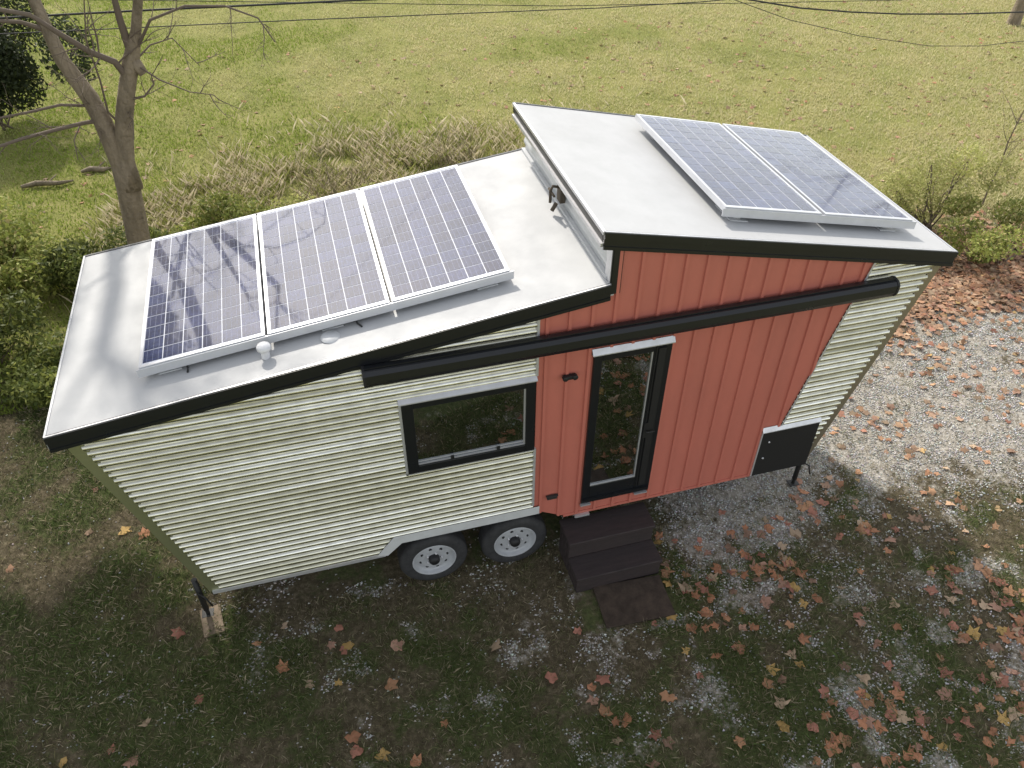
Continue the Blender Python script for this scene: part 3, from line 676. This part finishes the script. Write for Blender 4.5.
# pale seed heads on the weeds: short tufts high on stems
# gravel stones
def stones(name, P, r, c, label):
    n = len(P); base = np.array([(1, 0, 0), (-.5, .87, 0), (-.5, -.87, 0), (.2, .1, .75), (-.1, 0, -.5)])
    a = rng.uniform(0, 6.28, n); ca, sa = np.cos(a), np.sin(a); Vv = np.empty((n, 5, 3))
    B = base[None]*(1+rng.uniform(-.35, .35, (n, 5, 3))); 
    Vv[..., 0] = (B[..., 0]*ca[:, None]-B[..., 1]*sa[:, None])*r[:, None]; Vv[..., 1] = (B[..., 0]*sa[:, None]+B[..., 1]*ca[:, None])*r[:, None]*.8; Vv[..., 2] = B[..., 2]*r[:, None]
    Vv += P[:, None]; b = np.arange(n)[:, None]*5
    Fv = np.concatenate([b+np.array([f_]) for f_ in ((0, 1, 3), (1, 2, 3), (2, 0, 3), (1, 0, 4), (2, 1, 4), (0, 2, 4))])
    return tag(np_mesh(name, Vv.reshape(-1, 3), Fv, M['stonem'], np.repeat(c, 5, 0)), label, 'gravel', kind='stuff')
N = 560000; x = rng.uniform(-3, 14, N); y = rng.uniform(-3.8, 4.8, N); P = np.stack([x, y, ground_z(x, y)+.004], 1)
gr = gravelness(x, y); clump = sstep(.3, .62, fbm(x, y, 8, 4, 77.))
keep = visible(P) & notsteps(x, y) & (rng.random(N) < np.clip(gr*(.10+.95*clump**1.5), 0, .8)+.010); P = P[keep]; n = len(P)
cg = rng.uniform(.22, .66, n)[:, None]*np.array([[1, .97, .92]]); wh = rng.random(n) < .10; cg[wh] = rng.uniform(.55, .8, (wh.sum(), 1))
cg *= (1+rng.normal(0, .05, (n, 3)))
stones('gravel', P, rng.uniform(.006, .017, n)*np.where(wh, 1.15, 1), np.clip(cg, .02, .85), 'pale crushed stone gravel beside and in front of the house')

# fallen leaves
def leaf_shape(rg, size):
    lobes = [(0, 1.0), (30, .62), (55, .95), (92, .60), (122, .80), (155, .52), (180, .30), (205, .52), (238, .80), (268, .60), (305, .95), (330, .62)]
    pts = [(0, 0, .10)]
    for a, r in lobes:
        a = math.radians(a + rg.uniform(-6, 6)); r *= rg.uniform(.72, 1.15)
        pts.append((math.sin(a)*r, math.cos(a)*r, .0))
    pts = np.array(pts); curl = rg.uniform(-.25, .45); ax = rg.uniform(0, 3.14)
    d = pts[:, 0]*np.cos(ax)+pts[:, 1]*np.sin(ax); pts[:, 2] += curl*d*d + .10*np.abs(pts[:, 0]) + rg.uniform(-.06, .1, len(pts))
    pts[:, 2] -= pts[:, 2].min()
    return pts*size
LF = np.array([(0, k, k % 12+1) for k in range(1, 13)])
LEAFC = [((.42, .175, .085), 'orange brown'), ((.46, .23, .115), 'tan orange'), ((.36, .135, .095), 'reddish brown'), ((.42, .23, .165), 'pinkish tan'), ((.22, .125, .085), 'dark brown'), ((.50, .32, .09), 'yellowish'), ((.46, .34, .23), 'pale tan')]
LW = np.array([.28, .16, .19, .14, .10, .04, .09])
protos = []
for k in range(28):
    rg = np.random.default_rng(100+k); pts = leaf_shape(rg, 1.0); ci = [0, 0, 1, 2, 3, 4, 5, 6, 0, 1, 2, 3][k % 12]
    me = bpy.data.meshes.new('leaf'); me.from_pydata([tuple(p_) for p_ in pts], [], [tuple(f_) for f_ in LF])
    at = me.color_attributes.new('col', 'FLOAT_COLOR', 'POINT'); cc = np.array(LEAFC[ci][0]); cc = (cc*.78+np.array([.34, .25, .18])*.22)*rg.uniform(.8, 1.25)
    for d_ in at.data: d_.color = (*(cc*rg.uniform(.85, 1.15)), 1)
    me.materials.append(M['dryleaf']); protos.append((me, LEAFC[ci][1]))
N = 60000; x = rng.uniform(-5, 22, N); y = rng.uniform(-3.8, 17, N); lf = leafiness(x, y)
area_boost = np.where(y > 4.5, .035*(1+1.2*sstep(4, 12, x)), lf*.85)
keep = (rng.random(N) < area_boost*.55) & notsteps(x, y) & ~under_house(x, y, .1); x = x[keep]; y = y[keep]
# clustered: pull some leaves towards neighbours
P = np.stack([x, y, ground_z(x, y)+.008], 1); vis = visible(P, 12)
# hidden behind the house body (rough test against its silhouette)
u, v, d = project(P)
hid = (y > 2.6) & (u > 60) & (u < 950) & (v > np.interp(u, [84, 150, 460, 521, 513, 640, 810, 956], [257, 240, 165, 150, 102, 112, 134, 250]))
P = P[vis & ~hid]; dist = np.linalg.norm(P-CAM, axis=1); order = np.argsort(dist); P = P[order]
NI = 300
sizes = rng.uniform(.048, .098, len(P))
def zone(p_, u, v):
    q = 'in the shade' if p_[1] < -.2 else 'near the house'
    vert = 'along the bottom edge' if v > 690 else 'low in the photo' if v > 600 else 'halfway up the photo' if v > 470 else 'high in the photo'
    if p_[1] > 2.2: g_ = 'beyond the right roof corner'
    elif u > 940: g_ = 'by the right edge'
    elif u > 800: g_ = 'right of the hatch'
    elif u > 690: g_ = 'below the hatch'
    elif u > 560: g_ = 'near the doormat'
    elif u > 400: g_ = 'before the wheels'
    elif u > 220: g_ = 'before the corrugated wall'
    else: g_ = 'left of the wall corner'
    return g_+' '+vert
ind = []
for k in range(min(NI, len(P))):
    me, cn = protos[int(rng.integers(len(protos)))]
    o = bpy.data.objects.new('fallen_leaf', me); COL.objects.link(o); o.location = P[k]; s_ = sizes[k]*1.05
    o.scale = (s_, s_, s_*rng.uniform(.6, 1.3)); o.rotation_euler = (rng.normal(0, .18), rng.normal(0, .18), rng.uniform(0, 6.28))
    u, v, d = project(P[k]); sz = 'big ' if s_ > .085 else 'small ' if s_ < .065 else ''
    ind.append((o, sz+cn+' leaf '+zone(P[k], u[0], v[0]), u[0]))
bins = {}
for t3 in ind: bins.setdefault(t3[1], []).append(t3)
ORD = ['leftmost', 'second from left', 'third from left', 'fourth from left', 'fifth from left', 'sixth from left', 'seventh from left', 'eighth from left', 'ninth from left', 'tenth from left', 'eleventh from left', 'twelfth from left']
for lb, L3 in bins.items():
    L3.sort(key=lambda t3: t3[2])
    for k, t3 in enumerate(L3):
        if len(L3) == 1: q = lb
        elif k == len(L3)-1: q = 'rightmost '+lb
        else: q = ORD[min(k, 11)]+' '+lb
        tag(t3[0], q, 'leaf', 'fallen leaves on the ground')
# the rest of the leaves, and dense litter, as one mass
N = 16000; x = rng.uniform(8.2, 16, N); y = rng.normal(3.5, .75, N); k = rng.random(N) < leafiness(x, y)*.75
P2 = np.stack([x, y, ground_z(x, y)+rng.uniform(.005, .05, N)], 1)[k]
P3 = np.concatenate([P[NI:], P2]); n = len(P3); shp = np.stack([leaf_shape(np.random.default_rng(500+k), 1.0) for k in range(40)])
S = shp[rng.integers(40, size=n)]*rng.uniform(.045, .085, n)[:, None, None]; a = rng.uniform(0, 6.28, n)
R_ = np.zeros((n, 3, 3)); R_[:, 0, 0] = np.cos(a); R_[:, 0, 1] = -np.sin(a); R_[:, 1, 0] = np.sin(a); R_[:, 1, 1] = np.cos(a); R_[:, 2, 2] = 1
tl = rng.normal(0, .3, n); T_ = np.zeros((n, 3, 3)); T_[:, 0, 0] = 1; T_[:, 1, 1] = np.cos(tl); T_[:, 1, 2] = -np.sin(tl); T_[:, 2, 1] = np.sin(tl); T_[:, 2, 2] = np.cos(tl)
S = np.einsum('nij,nkj->nki', T_ @ R_, S) + P3[:, None]
ci = rng.choice(7, n, p=LW); cc = np.array([q_[0] for q_ in LEAFC])[ci]; pale = rng.uniform(.2, .75, n)[:, None]; cc = (cc*(1-pale)+np.array([.46, .33, .22])*pale)*rng.uniform(.55, 1.2, n)[:, None]
Fv = (np.arange(n)[:, None, None]*13 + LF[None]).reshape(-1, 3)
tag(np_mesh('leaf_litter', S.reshape(-1, 3), Fv, M['dryleaf'], np.repeat(cc, 13, 0)), 'scattered brown leaf litter beyond the gravel and over the lawn', 'leaf litter', kind='stuff')

# ------------------------------------------------------------------ trees and shrubs
def wob(a, b, n, amp, rg):
    a, b = Vector(a), Vector(b); L = (b-a).length; out = [a]
    for k in range(1, n):
        t = k/n; out.append(a.lerp(b, t) + Vector([rg.uniform(-1, 1)*amp*L for _ in range(3)]))
    out.append(b); return out
def twigs(mb, start, d, L, r, depth, rg, droop=0.0):
    n = 5; pts = [Vector(start)]; dd = Vector(d).normalized()
    for k in range(n):
        dd = (dd + Vector([rg.uniform(-.22, .22) for _ in range(3)]) + Vector((0, 0, .04-droop))).normalized(); pts.append(pts[-1]+dd*L/n)
    mb.tube(pts, [r*(1-.65*k/n) for k in range(n+1)], 5 if depth < 2 else 4, cap=False)
    if depth > 0:
        for k in range(rg.randint(3, 5)):
            q = rg.randint(1, n); dv = (pts[q]-pts[q-1]).normalized(); sd = Vector([rg.uniform(-1, 1) for _ in range(3)]); sd = (sd-dv*sd.dot(dv)).normalized()
            twigs(mb, pts[q], dv*.75+sd*rg.uniform(.5, .9), L*rg.uniform(.4, .65), r*.42, depth-1, rg, droop)
rg = random.Random(11)
tb = Vector((-.12, 4.6, 0)); tree = empty('bare_tree', tb, 'leafless forked tree standing behind the left end of the lower roof', 'tree')
tk = MB(); Yp = lambda u, v, y: Vector(ray_y(u, v, y))
F1 = Yp(119, 152, 4.6)
tk.tube([tb+Vector((-.05, 0, -.1)), tb+Vector((.0, 0, .25)), Vector((-.06, 4.6, 1.0)), Yp(139, 240, 4.6), Yp(129, 190, 4.6), F1-Vector((0, 0, .14)), F1+Vector((0, 0, .06))], [.22, .17, .147, .138, .135, .135, .05], 14, jit=.04)
L1 = [F1-Vector((0, 0, .45)), F1-Vector((.03, 0, .12)), Yp(103, 122, 4.62), Yp(90, 98, 4.66), Yp(62, 60, 4.7), Yp(45, 25, 4.8), Yp(28, -15, 4.95), Yp(8, -70, 5.1)]
tk.tube(L1, [.125, .112, .105, .095, .08, .065, .058, .05], 12, jit=.05)
R1 = [F1-Vector((0, 0, .45)), F1-Vector((-.03, 0, .12)), Yp(124, 120, 4.55), Yp(127, 90, 4.5), Yp(131, 62, 4.5), Yp(136, 30, 4.45), Yp(138, 0, 4.4), Yp(142, -60, 4.3)]
tk.tube(R1, [.14, .11, .095, .09, .088, .055, .048, .04], 12, jit=.05)
tko = tk.build('trunk', M['bark'], tree); tko.location = -tb
stp_ = MB(); stp_.tube([Yp(133, 60, 4.48), Yp(144, 74, 4.45)], [.07, .05], 10); so_ = stp_.build('cut_stub', M['bark'], tree); so_.location = -tb
br = MB()
def limb(pts, r0, r1, tw=6, L=.7, droop=0.0, seed=0):
    g_ = random.Random(seed); n = len(pts); br.tube(pts, [r0+(r1-r0)*k/(n-1) for k in range(n)], 7, cap=False)
    for k in range(tw):
        q = g_.randint(1, n-1); p = pts[q-1].lerp(pts[q], g_.random()); dv = (pts[q]-pts[q-1]).normalized(); sd = Vector([g_.uniform(-1, 1) for _ in range(3)]); sd = (sd-dv*sd.dot(dv)).normalized()
        twigs(br, p, dv*.6+sd, L*g_.uniform(.5, 1.1), max(.006, r1*.55), 1, g_, droop)
limb([Yp(128, 78, 4.5), Yp(115, 62, 4.4), Yp(90, 52, 4.3), Yp(60, 34, 4.2), Yp(30, 15, 4.1), Yp(-10, 8, 4.0)], .040, .02, 6, .6, seed=1)
limb([Yp(96, 106, 4.66), Yp(60, 105, 4.5), Yp(30, 112, 4.3), Yp(0, 118, 4.1), Yp(-40, 122, 4.0)], .018, .01, 3, .6, seed=2)
limb([Yp(103, 120, 4.64), Yp(84, 123, 4.5), Yp(55, 130, 4.2), Yp(25, 138, 3.9), Yp(0, 146, 3.6), Yp(-40, 155, 3.4)], .026, .012, 7, .5, .10, seed=3)
limb([Yp(130, 50, 4.5), Yp(120, 20, 4.4), Yp(112, -10, 4.3), Yp(100, -50, 4.2)], .045, .02, 5, .6, seed=4)
limb([Yp(134, 56, 4.5), Yp(150, 20, 4.3), Yp(185, 6, 4.2), Yp(225, 6, 4.15), Yp(258, 18, 4.1), Yp(275, 42, 4.1)], .018, .006, 5, .45, .08, seed=5)
limb([Yp(138, 66, 4.45), Yp(160, 80, 4.2), Yp(190, 92, 4.0), Yp(214, 95, 3.9)], .011, .004, 4, .35, seed=6)
limb([Yp(128, 100, 4.5), Yp(145, 96, 4.4), Yp(154, 84, 4.4), Yp(150, 72, 4.4)], .016, .006, 3, .35, seed=7)
limb([Yp(124, 128, 4.6), Yp(108, 112, 4.5), Yp(100, 80, 4.3), Yp(86, 40, 4.1), Yp(84, 0, 4.0)], .014, .006, 6, .5, seed=8)
limb([Yp(136, 60, 4.5), Yp(150, 45, 4.6), Yp(172, 38, 4.7), Yp(200, 66, 4.7)], .012, .004, 5, .4, .05, seed=9)
limb([Yp(126, 112, 4.6), Yp(133, 120, 4.4), Yp(134, 140, 4.3)], .010, .005, 2, .2, .2, seed=10)
limb([Yp(80, 125, 4.6), Yp(74, 140, 4.3), Yp(78, 160, 4.2)], .009, .004, 2, .2, .2, seed=12)
limb([Yp(45, 30, 4.8), Yp(20, 22, 4.6), Yp(-20, 20, 4.4)], .03, .015, 5, .6, seed=13)
# upper crown, out of the frame: casts the branch shadows on the lower roof
top = Vector((-.55, 4.6, 6.48))
br.tube([L1[-1], L1[-1].lerp(top, .5)+Vector((.05, 0, 0)), top], [.10, .10, .10], 9, cap=False)
for k in range(7):
    a = -1.9 + k*.62; dv = Vector((math.cos(a)*1.0, rg.uniform(-.3, .3), .85+.5*math.sin(a+.4))); twigs(br, top, dv, rg.uniform(1.5, 2.4), .055, 3 if k % 2 else 2, rg)
for k in range(1):
    twigs(br, R1[-1], Vector((rg.uniform(-.8, .9), rg.uniform(-.6, .6), 1)), rg.uniform(1.1, 1.7), .035, 2, rg)
bo = br.build('branches', M['twig'], tree); bo.location = -tb

def shrub(name, loc, rx, ry, hz, n, leaf, cols, label, cat, group=None, stems=7, seed=0, lumps=9, flat=.0):
    rg_ = np.random.default_rng(seed); root = empty(name, loc, label, cat, group)
    cen = np.stack([rg_.normal(0, .45, lumps)*rx, rg_.normal(0, .45, lumps)*ry, rg_.uniform(.25, .85, lumps)*hz], 1)
    rad = rg_.uniform(.25, .5, lumps)[:, None]*np.array([[rx, ry, hz*.8]])
    w_ = rg_.integers(lumps, size=n); dv = rg_.normal(0, 1, (n, 3)); dv /= np.linalg.norm(dv, axis=1)[:, None]
    p = cen[w_] + dv*rad[w_]*(rg_.uniform(.35, 1.08, n)**.6)[:, None]; p[:, 2] = np.abs(p[:, 2])+.02
    a = rg_.normal(0, 1, (n, 3)); a /= np.linalg.norm(a, axis=1)[:, None]; b_ = np.cross(a, rg_.normal(0, 1, (n, 3))); b_ /= np.linalg.norm(b_, axis=1)[:, None]
    s = rg_.uniform(.5, 1.1, n)[:, None]*leaf
    Vv = np.stack([p-a*s, p+b_*s*.45, p+a*s, p-b_*s*.45], 1).reshape(-1, 3)
    Fv = np.arange(n*4).reshape(-1, 4); t_ = rg_.random(n); cl = mixc(t_, cols[0], cols[1])*(rg_.uniform(.7, 1.3, lumps)[w_])[:, None]
    if len(cols) > 2: q_ = rg_.random(n) < .12; cl[q_] = np.array(cols[2])
    np_mesh('foliage', Vv, Fv, M['leafm'], np.repeat(cl, 4, 0), root)
    sm = MB(); r2 = random.Random(seed)
    for k in range(stems):
        e_ = cen[r2.randrange(lumps)]; sm.tube(wob((r2.uniform(-.1, .1)*rx, r2.uniform(-.1, .1)*ry, -.02), tuple(e_*1.05), 4, .06, r2), [.018, .015, .012, .009, .005], 5, cap=False)
    sm.build('stems', M['twig'], root); return root
G1 = ((.060, .085, .020), (.17, .19, .05), (.30, .32, .08)); G2 = ((.14, .18, .04), (.32, .33, .09), (.40, .34, .15)); G3 = ((.02, .028, .012), (.045, .06, .02)); G4 = ((.26, .28, .08), (.48, .47, .18), (.42, .36, .2))
def gp(u, v): p = ray_z(u, v); return (p[0], p[1], 0)
grp = 'brush behind the left end of the house'
SH = [((-1.1, 7.0, 0), 1.1, .8, .95, 7000, .045, G1, 'dense green bush at the foot of the bare tree'),
      ((-2.6, 7.0, 0), 1.2, .9, 1.0, 7000, .055, G2, 'bright yellow green bush at the left edge of the photo'),
      ((-2.5, 5.2, 0), 1.0, 1.0, .75, 6500, .05, G1, 'dark green bramble left of the lower roof corner'),
      ((-4.0, 6.0, 0), 1.2, 1.2, .9, 6000, .055, G1, 'dark bush cut by the left edge of the photo'),
      ((.5, 7.3, 0), 1.3, .7, .95, 7000, .045, G2, 'leafy green vine mound just right of the bare tree trunk'),
      ((2.0, 7.4, 0), 1.3, .6, .85, 5500, .04, G4, 'pale green leafy mound behind the middle lower solar panel'),
      ((3.9, 8.0, 0), 1.1, .6, .6, 3000, .04, G4, 'sparse tan green mound behind the right lower solar panel'),
      ((-1.3, 4.2, 0), .7, .7, .5, 3500, .05, G1, 'low green bramble beside the left end of the house')]
for k, a in enumerate(SH): shrub('bush', *a, 'bush', grp, seed=40+k)
shrub('weed_clump', gp(925, 232), 1.1, .8, 1.3, 8000, .032, G4, 'tall yellow green weed clump beyond the right roof corner', 'weeds', seed=60, stems=22)
shrub('weed_clump', gp(1000, 262), 1.3, .7, .75, 6000, .04, G2, 'green low weed clump at the right edge of the photo', 'weeds', seed=61)
shrub('weed_clump', gp(905, 262), .5, .5, .45, 1500, .04, G4, 'small pale weed tuft next to the leaf litter', 'weeds', seed=62)
sp = empty('sapling', gp(982, 205), 'thin bare sapling standing in weeds at the right edge', 'sapling')
s1 = MB(); r3 = random.Random(5); pts = wob((0, 0, -.02), (.15, .1, 2.3), 6, .02, r3); s1.tube(pts, [.018, .016, .014, .012, .009, .006, .003], 6, cap=False); s1.build('stem', M['twig'], sp)
s2 = MB()
for k in range(12):
    q = r3.uniform(.3, .95); p = pts[int(q*6)]; twigs(s2, p, Vector((r3.uniform(-1, 1), r3.uniform(-1, 1), .8)), r3.uniform(.4, .8), .006, 1, r3)
s2.build('branches', M['twig'], sp)
# stalks of dead weeds
for k, (u_, v_) in enumerate([(330, 215), (345, 210), (362, 200), (452, 180), (462, 172), (300, 222)]):
    pos = ray_z(u_, v_-2); r_ = random.Random(70+k); s_ = MB()
    for q in range(8): twigs(s_, (r_.uniform(-.25, .25), r_.uniform(-.2, .2), 0), Vector((r_.uniform(-.3, .3), r_.uniform(-.3, .3), 1)), r_.uniform(.5, 1.0), .006, 1, r_)
    o = s_.build('weed_stalks', M['bark']); o.location = (pos[0], pos[1], 0)
    tag(o, ['brown dead weed stalks behind the seam of the lower panels', 'brown dead weed stalks a little right of the panel seam', 'tallest brown weed stalks over the middle panel', 'dead weed stalks over the right panel corner', 'twiggy dead weeds beside the low roof rear edge', 'brown dead weed stalks left of the panel seam'][k], 'weeds', 'dead weed stalks behind the lower roof')
# dark evergreen at the left edge and a tree whose foot shows at the right
shrub('evergreen_shrub', gp(8, 128), 1.5, 1.3, 2.4, 22000, .06, G3, 'very dark evergreen bush in the upper left corner', 'bush', seed=80, lumps=16)
def far_tree(loc, h, r, label, seed, crown=None):
    root = empty('tree', loc, label, 'tree'); r_ = random.Random(seed)
    t_ = MB(); pts = wob((0, 0, -.1), (.1, .1, h*.55), 5, .015, r_); t_.tube([Vector((0, 0, -.15))]+pts, [r*1.5, r*1.3, r, r*.9, r*.8, r*.7, r*.6], 12, jit=.05, cap=False); t_.build('trunk', M['bark'], root)
    b_ = MB()
    for k in range(9): twigs(b_, pts[-1-(k % 2)], Vector((r_.uniform(-1, 1), r_.uniform(-1, 1), r_.uniform(.3, 1.1))), h*.35, r*.45, 3, r_)
    b_.build('crown', M['twig'], root); return root
def added_shade_tree(loc, cz, rx, ry, hz, n, label, seed):  # unseen evergreen, added and shaped to shade the ground left of the house
    root = shrub('added_evergreen_tree', loc, rx, ry, hz, n, .10, G3, label, 'tree', seed=seed, stems=0, lumps=26)
    root.children[0].location = (0, 0, cz); root.children[0].name = 'crown'
    bpy.data.objects.remove(root.children[1] if len(root.children) > 1 else None) if len(root.children) > 1 else None
    MB().tube(wob((0, 0, -.1), (.1, 0, cz+hz*.6), 6, .01, random.Random(seed)), [.22, .2, .18, .16, .13, .1, .06], 10).build('trunk', M['bark'], root)
added_shade_tree((-2.82, 5.0, 0), 3.9, 2.0, 1.6, 3.3, 36000, 'dark evergreen tree added out of view on the left to shade the ground', 120)
added_shade_tree((-5.6, 2.6, 0), 1.5, 2.0, 1.9, 7.0, 22000, 'second dark evergreen tree added further out of view on the left for shade', 121)
far_tree(tuple(ray_z(1013, 24)), 9, .14, 'dark tree trunk standing on the lawn at the upper right corner', 90)
# small things on the lawn
for k, (u_, v_, L_) in enumerate([(97, 172, .55), (48, 186, .9)]):
    pos = ray_z(u_, v_); s_ = MB(); s_.tube([(-L_/2, 0, .04), (-L_*.2, .04, .06), (L_*.25, -.03, .05), (L_/2, .05, .03)], [.03, .05, .045, .02], 8, jit=.2); s_.tube([(0, 0, .05), (.15, .25, .10)], [.02, .01], 6)
    o = s_.build('fallen_branch', M['bark']); o.location = pos; tag(o, ['short broken branch on the lawn left of the tree trunk', 'longer dead branch on the grass near the left edge'][k], 'branch')

# ------------------------------------------------------------------ overhead wires
def cable(name, pts, y, r, label, ext=(25, 25)):
    P_ = [Vector(ray_y(u, v, y)) for u, v in pts]
    d0 = (P_[0]-P_[1]).normalized(); d1 = (P_[-1]-P_[-2]).normalized()
    if ext[0]: P_ = [P_[0]+d0*ext[0]+Vector((0, 0, ext[0]**2*.0025)), P_[0]+d0*ext[0]*.5+Vector((0, 0, ext[0]**2*.0006))]+P_
    if ext[1]: P_ = P_+[P_[-1]+d1*ext[1]*.5+Vector((0, 0, ext[1]**2*.0006)), P_[-1]+d1*ext[1]+Vector((0, 0, ext[1]**2*.0025))]
    o = MB().tube(P_, r, 6).build(name, M['wire']); return tag(o, label, 'cable', 'overhead cables above the lawn')
cable('overhead_cable', [(-60, 22), (0, 18), (150, 10), (300, 3), (380, -1)], 7.5, .016, 'thick black overhead cable crossing the upper left past the bare tree')
cable('overhead_cable', [(-60, 36), (0, 34), (150, 27), (300, 20), (600, 8), (700, 2)], 7.6, .008, 'thin overhead wire running below the thick cable at the upper left')
cable('overhead_cable', [(600, -42), (745, -1), (800, 8), (850, 12), (900, 14), (960, 14), (1024, 12)], 7.5, .014, 'thick black overhead cable sagging across the upper right')
cable('overhead_cable', [(560, 6), (660, 4), (760, 3), (900, 0), (960, -3)], 7.7, .006, 'thin straight wire touching the top edge right of centre')
cable('overhead_cable', [(700, -20), (735, 0), (790, 20), (860, 36), (930, 46), (980, 46), (1024, 41)], 7.4, .006, 'thin low sagging wire across the upper right lawn')
